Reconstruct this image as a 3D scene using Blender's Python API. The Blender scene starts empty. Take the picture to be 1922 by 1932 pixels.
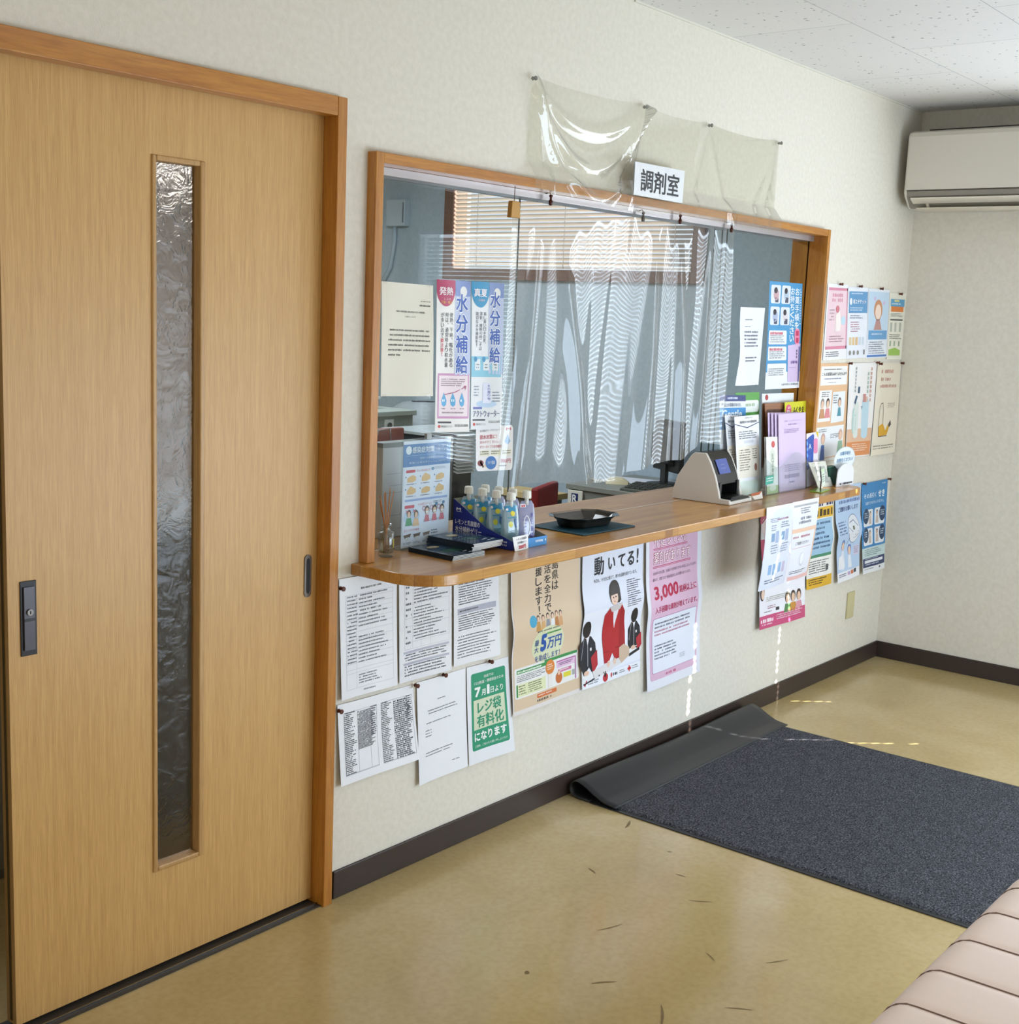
import bpy, bmesh, math, random
from mathutils import Vector, Matrix
from mathutils.geometry import tessellate_polygon
SC = bpy.context.scene
COL = SC.collection
rnd = random.Random(7)
PI = math.pi

# ------------------------------------------------------------------ camera
cam_d = bpy.data.cameras.new('camera'); cam = bpy.data.objects.new('camera', cam_d); COL.objects.link(cam)
SC.camera = cam
cam_d.sensor_fit = 'HORIZONTAL'; cam_d.sensor_width = 36.0; cam_d.lens = 36.0 * 2397.34 / 1922.0
cam_d.clip_start = 0.05; cam_d.clip_end = 60
YAW, PITCH, ROLL = 0.895595, -0.155588, 0.0411245
fw = Vector((math.sin(YAW) * math.cos(PITCH), math.cos(YAW) * math.cos(PITCH), math.sin(PITCH)))
r0 = fw.cross(Vector((0, 0, 1))).normalized(); u0 = r0.cross(fw)
rr = math.cos(ROLL) * r0 + math.sin(ROLL) * u0; uu = -math.sin(ROLL) * r0 + math.cos(ROLL) * u0
cam.matrix_world = Matrix(((rr.x, uu.x, -fw.x, -2.20864), (rr.y, uu.y, -fw.y, -2.32043), (rr.z, uu.z, -fw.z, 1.557348), (0, 0, 0, 1)))

# ------------------------------------------------------------------ world, sun, daylight, added fill panels, exposure
SC.view_settings.view_transform = 'Standard'; SC.view_settings.look = 'None'
SC.view_settings.gamma = 1.0; SC.view_settings.use_curve_mapping = False
SC.view_settings.exposure = 0.0
W = bpy.data.worlds.new('sky'); SC.world = W; W.use_nodes = True
bg = W.node_tree.nodes['Background']; bg.inputs[0].default_value = (0.75, 0.87, 1.0, 1); bg.inputs[1].default_value = 1.0
def light(name, kind, loc, direction, energy, color, sx=1, sy=1):
    d = bpy.data.lights.new(name, kind); d.energy = energy; d.color = color
    if kind == 'AREA': d.shape = 'RECTANGLE'; d.size = sx; d.size_y = sy
    o = bpy.data.objects.new(name, d); COL.objects.link(o); o.location = loc
    o.rotation_euler = Vector(direction).to_track_quat('-Z', 'Y').to_euler(); return o
sun = light('sun', 'SUN', (6, -5, 4), (-0.68 * .894, 0.73 * .894, -0.447), 24.0, (1.0, .93, .82)); sun.data.angle = 0.004
light('daylight_east', 'AREA', (3.78, -1.94, 1.3), (-1, 0, 0), 105, (.76, .88, 1.0), 2.0, 1.5)
light('south_daylight_panel', 'AREA', (1.5, -2.96, .72), (0, 1, 0), 60, (.67, .82, 1.0), 2.2, 1.1)  # added panel before the solid wall, standing in for unseen window daylight
light('warm_fill', 'AREA', (-1.6, -2.96, 1.35), (.1, 1, 0), 11, (1.0, .95, .84), 1.6, 1.7)  # added warm fill for the door side; the wall behind has no opening
light('ceiling_glow', 'AREA', (0.4, -2.0, 2.50), (0, 0, -1), 5, (1.0, .95, .86), 1.2, 0.3)
light('west_fill', 'AREA', (-3.14, -1.2, 1.2), (1, 0, 0), 9, (.9, .95, 1.0), 1.2, 1.6)  # added fill from the left; the west wall is closed here
light('pharmacy_tubes', 'AREA', (1.3, 1.9, 2.50), (0, 0, -1), 70, (.84, .92, 1.0), 2.2, 1.2)
light('pharmacy_sky', 'AREA', (3.80, 1.95, 2.1), (-1, 0, 0), 3.2, (1.0, .95, .90), 1.9, 0.7)

# ------------------------------------------------------------------ materials
_m = {}
def lin(h):
    c = [int(h[i:i + 2], 16) / 255 for i in (0, 2, 4)]
    return tuple(x / 12.92 if x <= .04045 else ((x + .055) / 1.055) ** 2.4 for x in c) + (1,)
def base(name):
    m = bpy.data.materials.new(name); m.use_nodes = True
    nt = m.node_tree; return m, nt, nt.nodes['Principled BSDF'], nt.nodes['Material Output']
def mat(h, rough=.55, spec=.4, metal=0., coat=0., emit=0.):
    k = (h, rough, spec, metal, coat, emit)
    if k in _m: return _m[k]
    m, nt, b, o = base('paint_' + h)
    b.inputs['Base Color'].default_value = lin(h); b.inputs['Roughness'].default_value = rough
    b.inputs['Specular IOR Level'].default_value = spec; b.inputs['Metallic'].default_value = metal
    b.inputs['Coat Weight'].default_value = coat; b.inputs['Coat Roughness'].default_value = .05
    if emit: b.inputs['Emission Color'].default_value = lin(h); b.inputs['Emission Strength'].default_value = emit
    _m[k] = m; return m
def nn(nt, t, **kw):
    n = nt.nodes.new('ShaderNode' + t)
    for k, v in kw.items(): setattr(n, k, v)
    return n
def coords(nt, scale, rot=(0, 0, 0)):
    g = nn(nt, 'NewGeometry'); mp = nn(nt, 'Mapping'); mp.inputs['Scale'].default_value = scale; mp.inputs['Rotation'].default_value = rot
    nt.links.new(g.outputs['Position'], mp.inputs['Vector']); return mp.outputs['Vector']
def ramp(nt, fac, stops):
    r = nn(nt, 'ValToRGB'); e = r.color_ramp.elements
    while len(e) < len(stops): e.new(.5)
    for i, (p, c) in enumerate(stops): e[i].position = p; e[i].color = lin(c) if isinstance(c, str) else (c, c, c, 1)
    nt.links.new(fac, r.inputs[0]); return r.outputs['Color']
def bump(nt, b, h, s, d):
    n = nn(nt, 'Bump'); n.inputs['Strength'].default_value = s; n.inputs['Distance'].default_value = d
    nt.links.new(h, n.inputs['Height']); nt.links.new(n.outputs[0], b.inputs['Normal'])
def noise(nt, vec, scale, detail=3., rough=.5, dist=0.):
    n = nn(nt, 'TexNoise'); n.inputs['Scale'].default_value = scale; n.inputs['Detail'].default_value = detail
    n.inputs['Roughness'].default_value = rough; n.inputs['Distortion'].default_value = dist
    nt.links.new(vec, n.inputs['Vector']); return n.outputs['Fac']
def mixc(nt, f, a, b, mode='MIX'):
    n = nn(nt, 'Mix', data_type='RGBA', blend_type=mode)
    if isinstance(f, float): n.inputs[0].default_value = f
    else: nt.links.new(f, n.inputs[0])
    for s, i in ((a, 6), (b, 7)):
        if isinstance(s, str): n.inputs[i].default_value = lin(s)
        else: nt.links.new(s, n.inputs[i])
    return n.outputs[2]
def wallpaper(name, c1, c2):
    m, nt, b, o = base(name); v = coords(nt, (1, 1, 1))
    c = ramp(nt, noise(nt, v, 60, 4), [(.35, c1), (.65, c2)]); nt.links.new(c, b.inputs['Base Color'])
    b.inputs['Roughness'].default_value = .75; b.inputs['Specular IOR Level'].default_value = .25
    bump(nt, b, noise(nt, coords(nt, (1, 1, .7)), 230, 3), .35, .002); return m
def wood(name, c1, c2, scale, rough=.35, gs=9., bumpy=.08, coat=0.):
    m, nt, b, o = base(name)
    g = noise(nt, coords(nt, scale), gs, 5, .6, .35); g2 = noise(nt, coords(nt, tuple(s * 5 for s in scale)), gs, 3, .6)
    c = ramp(nt, g, [(.3, c1), (.7, c2)]); c2_ = ramp(nt, g2, [(.35, 'd9d0c4'), (.6, 'ffffff')])
    nt.links.new(mixc(nt, .55, c, c2_, 'MULTIPLY'), b.inputs['Base Color']); b.inputs['Roughness'].default_value = rough
    b.inputs['Coat Weight'].default_value = coat; b.inputs['Coat Roughness'].default_value = .12
    bump(nt, b, g2, bumpy, .002); return m
M_WALL = wallpaper('wallpaper_cream', 'd9d3c5', 'e0dacd')
M_PHW = wallpaper('wallpaper_pale_blue', 'a9bcc9', 'b3c5d1')
M_PHB = wallpaper('wallpaper_beige', 'd8c8bc', 'dccdc2')
M_DOOR = wood('door_oak', 'c99d5e', 'd5ab6c', (22, 22, .5), .42, 6, .05)
M_DTRIM = wood('door_trim_oak', 'b98f56', 'c49c64', (9, 9, .4), .4, 6)
M_FRAMEV = wood('frame_wood_upright', 'a8671f', 'c28430', (10, 10, .8), .33, 5, .04, .3)
M_FRAMEH = wood('frame_wood_level', 'a8671f', 'c68833', (.8, 10, 10), .33, 5, .04, .3)
M_BROWNW = wood('window_wood', '6d4a37', '7d5946', (8, 1, 8), .45, 5)
def butcher():
    m, nt, b, o = base('counter_strip_wood')
    br = nn(nt, 'TexBrick', offset=.37); v = coords(nt, (1, 1, 1)); nt.links.new(v, br.inputs['Vector'])
    br.inputs['Color1'].default_value = lin('ae7630'); br.inputs['Color2'].default_value = lin('c99548'); br.inputs['Mortar'].default_value = lin('9a6428')
    br.inputs['Scale'].default_value = 1; br.inputs['Mortar Size'].default_value = .0006; br.inputs['Brick Width'].default_value = .42; br.inputs['Row Height'].default_value = .034
    br.inputs['Bias'].default_value = .1
    g = ramp(nt, noise(nt, coords(nt, (2.5, 40, 40)), 4, 4, .6, .4), [(.3, 'd6c8b4'), (.7, 'ffffff')])
    nt.links.new(mixc(nt, .7, br.outputs['Color'], g, 'MULTIPLY'), b.inputs['Base Color'])
    b.inputs['Roughness'].default_value = .3; b.inputs['Coat Weight'].default_value = .5; b.inputs['Coat Roughness'].default_value = .15; return m
M_COUNTER = butcher()
def vinyl_floor():
    m, nt, b, o = base('vinyl_floor_tan'); v = coords(nt, (1, 1, 1))
    c = ramp(nt, noise(nt, v, 1.6, 5, .6, .6), [(.3, 'b59e6a'), (.5, 'bfa976'), (.74, 'cab88e')])
    c2 = ramp(nt, noise(nt, v, 55, 3), [(.3, 'f0ece2'), (.6, 'ffffff')])
    nt.links.new(mixc(nt, .6, c, c2, 'MULTIPLY'), b.inputs['Base Color'])
    r = ramp(nt, noise(nt, v, 2.3, 5, .65, .5), [(.3, .13), (.5, .17), (.7, .24)]); nt.links.new(r, b.inputs['Roughness'])
    b.inputs['Specular IOR Level'].default_value = .55
    return m
M_FLOOR = vinyl_floor(); M_SCUFF = mat('7f6a40', .4)
def ceiling_mat():
    m, nt, b, o = base('rockwool_ceiling_tile'); v = coords(nt, (1, 1, 1))
    vo = nn(nt, 'TexVoronoi'); vo.inputs['Scale'].default_value = 34; vo.inputs['Randomness'].default_value = 1
    w = nn(nt, 'Vector' + 'Math', operation='ADD'); nz = nn(nt, 'TexNoise'); nz.inputs['Scale'].default_value = 40; nt.links.new(v, nz.inputs['Vector'])
    sc_ = nn(nt, 'VectorMath', operation='SCALE'); sc_.inputs['Scale'].default_value = .03; nt.links.new(nz.outputs['Color'], sc_.inputs[0])
    nt.links.new(v, w.inputs[0]); nt.links.new(sc_.outputs[0], w.inputs[1]); nt.links.new(w.outputs[0], vo.inputs['Vector'])
    spot = ramp(nt, vo.outputs['Distance'], [(.0, '8d9094'), (.13, 'a9acb0'), (.2, 'ffffff')])
    msk = ramp(nt, noise(nt, v, 24, 2), [(.45, 0.), (.55, 1.)])
    c = mixc(nt, msk, spot, 'ffffff')
    br = nn(nt, 'TexBrick', offset=.5); mp = nn(nt, 'Mapping'); mp.inputs['Location'].default_value = (.02, .0, 0)
    nt.links.new(v, mp.inputs['Vector']); nt.links.new(mp.outputs[0], br.inputs['Vector'])
    br.inputs['Scale'].default_value = 1; br.inputs['Brick Width'].default_value = .91; br.inputs['Row Height'].default_value = .445; br.inputs['Mortar Size'].default_value = .0016
    for k, h in (('Color1', 'dbd8d4'), ('Color2', 'd8d5d2'), ('Mortar', 'a9a9ab')): br.inputs[k].default_value = lin(h)
    nt.links.new(mixc(nt, 1., br.outputs['Color'], c, 'MULTIPLY'), b.inputs['Base Color'])
    b.inputs['Roughness'].default_value = .9; b.inputs['Specular IOR Level'].default_value = .1; return m
M_CEIL = ceiling_mat()
def carpet():
    m, nt, b, o = base('grey_loop_carpet'); v = coords(nt, (1, 1, 1))
    f = noise(nt, v, 190, 3, .7); f2 = noise(nt, v, 60, 2)
    c = ramp(nt, f, [(.34, '2c2c31'), (.5, '56575e'), (.62, '777981'), (.74, 'a3a5ad')])
    c2 = ramp(nt, f2, [(.3, 'c9c9c9'), (.65, 'ffffff')])
    nt.links.new(mixc(nt, .7, c, c2, 'MULTIPLY'), b.inputs['Base Color']); b.inputs['Roughness'].default_value = .95; b.inputs['Specular IOR Level'].default_value = .05
    bump(nt, b, f, 1., .006); return m
M_CARPET = carpet()
M_RUBBER = mat('2a2c2f', .42, .4); M_BASEB = mat('3a302c', .35, .4)
def film(name, tint, haze, rough=.03, boost=1.6, tr=.98, diff='eef0f0'):
    m, nt, b, o = base(name); nt.nodes.remove(b)
    t = nn(nt, 'BsdfTransparent'); t.inputs[0].default_value = tuple(x * tr for x in lin(tint)[:3]) + (1,)
    d = nn(nt, 'BsdfDiffuse'); d.inputs[0].default_value = lin(diff); g = nn(nt, 'BsdfGlossy'); g.inputs['Roughness'].default_value = rough
    m1 = nn(nt, 'MixShader'); m1.inputs[0].default_value = haze; nt.links.new(t.outputs[0], m1.inputs[1]); nt.links.new(d.outputs[0], m1.inputs[2])
    ge = nn(nt, 'NewGeometry'); dp = nn(nt, 'VectorMath', operation='DOT_PRODUCT'); nt.links.new(ge.outputs['Normal'], dp.inputs[0]); nt.links.new(ge.outputs['Incoming'], dp.inputs[1])
    def mth(op, a, c=None, clamp=False):   # Schlick reflectance, the same from both faces of the thin sheet
        q = nn(nt, 'Math', operation=op, use_clamp=clamp)
        for i_, x in enumerate((a, c)):
            if x is None: continue
            if isinstance(x, (int, float)): q.inputs[i_].default_value = x
            else: nt.links.new(x, q.inputs[i_])
        return q.outputs[0]
    f5 = mth('POWER', mth('SUBTRACT', 1., mth('ABSOLUTE', dp.outputs['Value']), True), 5.)
    mmo = mth('MULTIPLY', mth('ADD', mth('MULTIPLY', f5, .96), .04), boost, True)
    m2 = nn(nt, 'MixShader'); nt.links.new(mmo, m2.inputs[0]); nt.links.new(m1.outputs[0], m2.inputs[1]); nt.links.new(g.outputs[0], m2.inputs[2])
    nt.links.new(m2.outputs[0], o.inputs[0]); return m
M_FILM = film('clear_vinyl', 'f7f7f4', .06, .03, 1.35)
M_FILM_W = film('clear_vinyl_on_wall', 'fafaf5', .035, .04, 2.0, 1.)
M_GLASS = film('window_glass', 'f8fbfb', .0, .0, .55, 1.)
M_ACRYL = film('clear_acrylic', 'f8fbfb', .03, .02, 1.0, 1.)
M_LAMI = film('laminate_pouch', 'fbfbfb', .02, .06, 1.0)
M_BOTTLE = film('bottle_glass', 'f4f6f2', .03, .0, 1.8)
M_POUCHC = film('pouch_plastic', 'dfe8f2', .30, .12, 2.2)
M_GEDGE = mat('31423c', .2)
def obscure():
    m, nt, b, o = base('obscure_glass')
    b.inputs['Base Color'].default_value = lin('e4e0dd'); b.inputs['Transmission Weight'].default_value = 1; b.inputs['Roughness'].default_value = .2; b.inputs['IOR'].default_value = 1.3
    v = coords(nt, (1, 1, 1)); bump(nt, b, noise(nt, v, 26, 3, .6, .8), .4, .012); return m
M_OBS = obscure()
def trans(name, h, f):
    m, nt, b, o = base(name); nt.nodes.remove(b)
    d = nn(nt, 'BsdfDiffuse'); d.inputs[0].default_value = lin(h); t = nn(nt, 'BsdfTranslucent'); t.inputs[0].default_value = lin(h)
    x = nn(nt, 'MixShader'); x.inputs[0].default_value = f; nt.links.new(d.outputs[0], x.inputs[1]); nt.links.new(t.outputs[0], x.inputs[2]); nt.links.new(x.outputs[0], o.inputs[0]); return m
M_SLAT = trans('blind_slat', 'bdb7b0', .02)
M_SLATW = trans('blind_slat_white', 'e6e6e6', .16)
M_VINYLSEAT = mat('ead6cb', .42, .4); M_SEAM = mat('7a6258', .6)
M_ALU = mat('b9b4b6', .28, .5, .6); M_CHROME = mat('8f8f8d', .25, .5, 1.)
M_PAPER = mat('e9ebee', .6, .3); M_PGLOSS = mat('e6e9f0', .22, .5)

# ------------------------------------------------------------------ mesh building
class MB:
    def __init__(s): s.v = []; s.f = []; s.m = []; s.mats = []; s.sm = []
    def mi(s, m):
        if m not in s.mats: s.mats.append(m)
        return s.mats.index(m)
    def face(s, idx, m, smooth=False): s.f.append(tuple(idx)); s.m.append(s.mi(m)); s.sm.append(smooth)
    def add(s, pts): k = len(s.v); s.v.extend([tuple(p) for p in pts]); return k
    def box(s, x0, x1, y0, y1, z0, z1, m, T=None):
        P = [(x0, y0, z0), (x1, y0, z0), (x1, y1, z0), (x0, y1, z0), (x0, y0, z1), (x1, y0, z1), (x1, y1, z1), (x0, y1, z1)]
        if T: P = [T @ Vector(p) for p in P]
        k = s.add(P)
        for q in ((3, 2, 1, 0), (4, 5, 6, 7), (0, 1, 5, 4), (1, 2, 6, 5), (2, 3, 7, 6), (3, 0, 4, 7)): s.face([k + i for i in q], m)
        return s
    def prism(s, poly, a, b, m, fn, sm=False, m2=None):   # poly of 2D points, extruded between a and b through fn(p, t)
        n = len(poly); k = s.add([fn(p, a) for p in poly] + [fn(p, b) for p in poly])
        s.face([k + i for i in range(n)][::-1], m2 or m); s.face([k + n + i for i in range(n)], m2 or m)
        for i in range(n): j = (i + 1) % n; s.face((k + i, k + j, k + n + j, k + n + i), m, sm)
        return s
    def tube(s, pts, r, m, n=8, cap=True):
        pts = [Vector(p) for p in pts]; R = r if isinstance(r, (list, tuple)) else [r] * len(pts); ks = []
        for i, p in enumerate(pts):
            d = (pts[min(i + 1, len(pts) - 1)] - pts[max(i - 1, 0)]).normalized()
            a = d.orthogonal().normalized() if i == 0 else (a - d * a.dot(d)).normalized()
            b = d.cross(a); ks.append(s.add([p + R[i] * (math.cos(2 * PI * q / n) * a + math.sin(2 * PI * q / n) * b) for q in range(n)]))
        for i in range(len(ks) - 1):
            for q in range(n): w = (q + 1) % n; s.face((ks[i] + q, ks[i] + w, ks[i + 1] + w, ks[i + 1] + q), m, True)
        if cap: s.face([ks[0] + q for q in range(n)][::-1], m); s.face([ks[-1] + q for q in range(n)], m)
        return s
    def lathe(s, prof, c, m, n=20, axis='z', T=None):
        ks = []
        for r, h in prof:
            P = []
            for q in range(n):
                a = 2 * PI * q / n; x, y = r * math.cos(a), r * math.sin(a)
                p = Vector((x, y, h)) if axis == 'z' else Vector((x, h, y)) if axis == 'y' else Vector((h, x, y))
                if T: p = T @ p
                P.append(p + Vector(c))
            ks.append(s.add(P))
        for i in range(len(ks) - 1):
            for q in range(n): w = (q + 1) % n; s.face((ks[i] + q, ks[i] + w, ks[i + 1] + w, ks[i + 1] + q), m, True)
        s.face([ks[0] + q for q in range(n)][::-1], m); s.face([ks[-1] + q for q in range(n)], m); return s
    def grid(s, fn, nu, nv, m, sm=True):
        k = s.add([fn(i / nu, j / nv) for j in range(nv + 1) for i in range(nu + 1)])
        for j in range(nv):
            for i in range(nu): a = k + j * (nu + 1) + i; s.face((a, a + 1, a + nu + 2, a + nu + 1), m, sm)
        return s
    def build(s, name, parent=None, loc=None, bev=0., seg=2, fix=True):
        me = bpy.data.meshes.new(name); L = Vector(loc) if loc is not None else Vector((0, 0, 0))
        me.from_pydata([tuple(Vector(p) - L) for p in s.v], [], s.f)
        for m in s.mats: me.materials.append(m)
        for p, mi, q in zip(me.polygons, s.m, s.sm): p.material_index = mi; p.use_smooth = q
        if fix:
            bm = bmesh.new(); bm.from_mesh(me); bmesh.ops.recalc_face_normals(bm, faces=bm.faces); bm.to_mesh(me); bm.free()
        me.update(); o = bpy.data.objects.new(name, me); COL.objects.link(o)
        if parent: o.parent = parent
        o.location = L
        if bev:
            b = o.modifiers.new('bevel', 'BEVEL'); b.width = bev; b.segments = seg; b.limit_method = 'ANGLE'; b.angle_limit = .7
        return o
def tag(o, label, cat, group=None):
    o['label'] = label; o['category'] = cat
    if group: o['group'] = group
    return o
def thing(name, label, cat, loc=(0, 0, 0), rz=0, group=None):
    o = bpy.data.objects.new(name, None); COL.objects.link(o); o.location = loc; o.rotation_euler = (0, 0, rz); o.empty_display_size = .05
    return tag(o, label, cat, group)
def struct(o): o['kind'] = 'structure'; return o
def sbox(name, boxes, parent=None, bev=0.):
    b = MB()
    for x in boxes: b.box(*x)
    o = b.build(name, parent, bev=bev)
    return o if parent else struct(o)
def clone(root, loc, rz=None, label=None):
    r = root.copy(); COL.objects.link(r); r.location = loc
    if rz is not None: r.rotation_euler = (0, 0, rz)
    if label: r['label'] = label
    for c in list(root.children):
        d = c.copy(); COL.objects.link(d); d.parent = r
    return r

# ------------------------------------------------------------------ lettering (built-in font, turned into mesh)
_tc = {}
def letters(t, bold=0.):
    k = (t, bold)
    if k in _tc: return _tc[k]
    c = bpy.data.curves.new('lettering', 'FONT'); c.body = t; c.resolution_u = 2; c.offset = bold; c.fill_mode = 'FRONT'
    o = bpy.data.objects.new('lettering', c); COL.objects.link(o); bpy.context.view_layer.update()
    me = bpy.data.meshes.new_from_object(o.evaluated_get(bpy.context.evaluated_depsgraph_get()))
    v = [(p.co.x, p.co.y) for p in me.vertices]; f = [tuple(p.vertices) for p in me.polygons]
    bpy.data.objects.remove(o); bpy.data.curves.remove(c); bpy.data.meshes.remove(me)
    if not v: v = [(0, 0)]
    xs = [p[0] for p in v]; ys = [p[1] for p in v]
    _tc[k] = (v, f, min(xs), max(xs), min(ys), max(ys)); return _tc[k]

class Sheet:   # a printed sheet: (u, v) run left to right and top to bottom, printing lies in thin layers on the paper
    def __init__(s, TL, TR, BR, BL, paper='e9ebf0', curl=None, rough=.5, n=(10, 20), coat=0., back=True, thick=.0004, wavy=None):
        s.c = [Vector(p) for p in (TL, TR, BR, BL)]; s.n = ((s.c[3] - s.c[0]).cross(s.c[1] - s.c[0])).normalized()
        s.curl = curl; s.rough = rough; s.coat = coat; s.b = MB(); s.nn = n
        s.ctr = (s.c[0] + s.c[1] + s.c[2] + s.c[3]) / 4
        if back:
            nu, nv = n; f = lambda i, j: s.p(i, j, 0); g = lambda i, j: s.p(i, j, 0) - s.n * thick
            s.b.grid(f, nu, nv, s.M(paper)); s.b.grid(g, nu, nv, s.M(paper))
    def M(s, h): return mat(h, s.rough, .4, 0., s.coat) if isinstance(h, str) else h
    def p(s, u, v, l=0):
        a = s.c[0].lerp(s.c[1], u); b = s.c[3].lerp(s.c[2], u)
        return a.lerp(b, v) + s.n * ((s.curl(u, v) if s.curl else 0) + l * .00035)
    def R(s, u0, v0, u1, v1, h, l=1):
        nu = max(1, int(abs(u1 - u0) * s.nn[0] + .5)); nv = max(1, int(abs(v1 - v0) * s.nn[1] + .5))
        s.b.grid(lambda i, j: s.p(u0 + (u1 - u0) * i, v0 + (v1 - v0) * j, l), nu, nv, s.M(h)); return s
    def RR(s, u0, v0, u1, v1, h, r=.03, l=1):
        asp = (s.c[1] - s.c[0]).length / max((s.c[3] - s.c[0]).length, 1e-6); rv = r * asp; P = []
        for cu, cv, a0 in ((u1 - r, v1 - rv, 0), (u0 + r, v1 - rv, 90), (u0 + r, v0 + rv, 180), (u1 - r, v0 + rv, 270)):
            for k in range(5): a = math.radians(a0 + k * 22.5); P.append((cu + r * math.cos(a), cv + rv * math.sin(a)))
        return s.P(P, h, l)
    def P(s, pts, h, l=1):
        s.tris([[pts[i] for i in t] for t in tessellate_polygon([[Vector((u, v, 0)) for u, v in pts]])], h, l); return s
    def tris(s, T, h, l):   # cut long triangles so the printing follows the curl of the paper
        m = s.M(h); mu, mv = (1.3 / s.nn[0], 1.3 / s.nn[1]) if s.curl else (9, 9); T = list(T)
        while T:
            t = T.pop(); us = [p[0] for p in t]; vs = [p[1] for p in t]
            if max(us) - min(us) > mu or max(vs) - min(vs) > mv:
                e = max(range(3), key=lambda i: ((t[i][0] - t[i - 1][0]) / mu) ** 2 + ((t[i][1] - t[i - 1][1]) / mv) ** 2); a, b, c = t[e - 1], t[e], t[e - 2]
                q = ((a[0] + b[0]) / 2, (a[1] + b[1]) / 2); T += [(a, q, c), (q, b, c)]
            else:
                k = s.b.add([s.p(u, v, l) for u, v in t]); s.b.face((k, k + 1, k + 2), m)
    def E(s, u, v, ru, rv, h, l=1, n=20, a0=0, a1=360):
        return s.P([(u + ru * math.cos(math.radians(a0 + (a1 - a0) * i / n)), v + rv * math.sin(math.radians(a0 + (a1 - a0) * i / n))) for i in range(n if a1 - a0 == 360 else n + 1)], h, l)
    def S(s, pts, w, h, l=2):   # stroke of width w (fraction of sheet width)
        asp = (s.c[1] - s.c[0]).length / max((s.c[3] - s.c[0]).length, 1e-6); q = [Vector((u, v / asp)) for u, v in pts]
        for a, b in zip(q, q[1:]):
            d = (b - a).normalized() * w * .5; nrm = Vector((-d.y, d.x)); e = d * .6
            k = s.b.add([s.p(x.x, x.y * asp, l) for x in (a - e + nrm, a - e - nrm, b + e - nrm, b + e + nrm)]); s.b.face(range(k, k + 4), s.M(h), True)
        return s
    def O(s, u, v, ru, rv, w, h, l=2): return s.S([(u + ru * math.cos(2 * PI * i / 20), v + rv * math.sin(2 * PI * i / 20)) for i in range(21)], w, h, l)
    def T(s, t, u0, v0, u1, v1, h='222222', bold=.0, l=3, slant=0.):
        vs, fs, x0, x1, y0, y1 = letters(t)
        if bold > .004:   # heavier weight: the same letters printed again, shifted by a fraction of the stroke
            r_ = bold * .9; D = [(r_ * math.cos(a * PI / 4), r_ * math.sin(a * PI / 4)) for a in range(1, 8, 1 if bold > .03 else 2)]
            x0 -= r_; x1 += r_; y0 -= r_; y1 += r_
            C_ = [(dx, dy, .06 * (q + 1)) for q, (dx, dy) in enumerate(D)]
        else: C_ = []
        sx = (u1 - u0) / max(x1 - x0, 1e-6); sy = (v1 - v0) / max(y1 - y0, 1e-6)
        for dx, dy, e in [(0, 0, 0)] + C_:   # each printing lies a hair above the last
            uv = [(u0 + (x + dx - x0) * sx, v1 - (y + dy - y0) * sy) for x, y in vs]
            s.tris([[uv[f[0]], uv[f[i]], uv[f[i + 1]]] for f in fs for i in range(1, len(f) - 1)], h, l + e)
        return s
    def TO(s, t, u0, v0, u1, v1, h='ffffff', edge='c03060', bold=.02, w=.05, l=3):   # outlined lettering
        vs, fs, x0, x1, y0, y1 = letters(t); dx = (u1 - u0) / (x1 - x0) * w; dy = (v1 - v0) / (y1 - y0) * w
        return s.T(t, u0 - dx, v0 - dy, u1 + dx, v1 + dy, edge, bold + w, l).T(t, u0, v0, u1, v1, h, bold, l + 1.2)
    def TV(s, t, u0, v0, u1, v1, h='222222', bold=0., l=3, gap=.12):
        n = len(t); d = (v1 - v0) / n
        for i, ch in enumerate(t):
            a, b = v0 + d * i + d * gap / 2, v0 + d * (i + 1) - d * gap / 2
            if ch in '、。': s.T(ch, u0 + (u1 - u0) * .65, a, u0 + (u1 - u0) * .95, a + (b - a) * .35, h, bold, l)
            elif ch in '！!': s.T(ch, u0 + (u1 - u0) * .4, a, u0 + (u1 - u0) * .6, b, h, bold, l)
            elif ch == 'ー': s.R(u0 + (u1 - u0) * .42, a, u0 + (u1 - u0) * .58, b, h, l)
            elif ch != ' ': s.T(ch, u0, a, u1, b, h, bold, l)
        return s
    def L(s, u0, v0, u1, v1, n, h='55585f', l=2, fill=.5, short=.25, dens=1.):   # rows of print too small to read
        d = (v1 - v0) / n; asp = (s.c[1] - s.c[0]).length / max((s.c[3] - s.c[0]).length, 1e-6); gw = max(d * fill / asp, .004)
        for i in range(n):
            u = u0; e = u1 - (u1 - u0) * rnd.random() * short; a = v0 + d * i
            while u < e:
                w = gw * rnd.uniform(.6, .95)
                if rnd.random() < .93 * dens:
                    t = a + d * fill * rnd.uniform(0, .22); k = s.b.add([s.p(x, y, l) for x, y in ((u, t), (min(u + w, e), t), (min(u + w, e), a + d * fill), (u, a + d * fill))])
                    s.b.face(range(k, k + 4), s.M(h), True)
                u += gw * 1.12
        return s
    def LV(s, u0, v0, u1, v1, h, l=3):   # a column of upright print too small to read
        asp = (s.c[1] - s.c[0]).length / max((s.c[3] - s.c[0]).length, 1e-6); d = (u1 - u0) * asp; v = v0
        while v < v1 - d * .5: a = rnd.uniform(0, .2) * (u1 - u0); s.R(u0 + a, v, u1 - a * .6, v + d * .8, h, l); v += d * 1.1
        return s
    def G(s, us, vs, h='b9bcc6', w=.003, l=1):
        asp = (s.c[1] - s.c[0]).length / max((s.c[3] - s.c[0]).length, 1e-6)
        for u in us: s.R(u - w / 2, vs[0], u + w / 2, vs[-1], h, l)
        for v in vs: s.R(us[0], v - w * asp / 2, us[-1], v + w * asp / 2, h, l)
        return s
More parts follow.
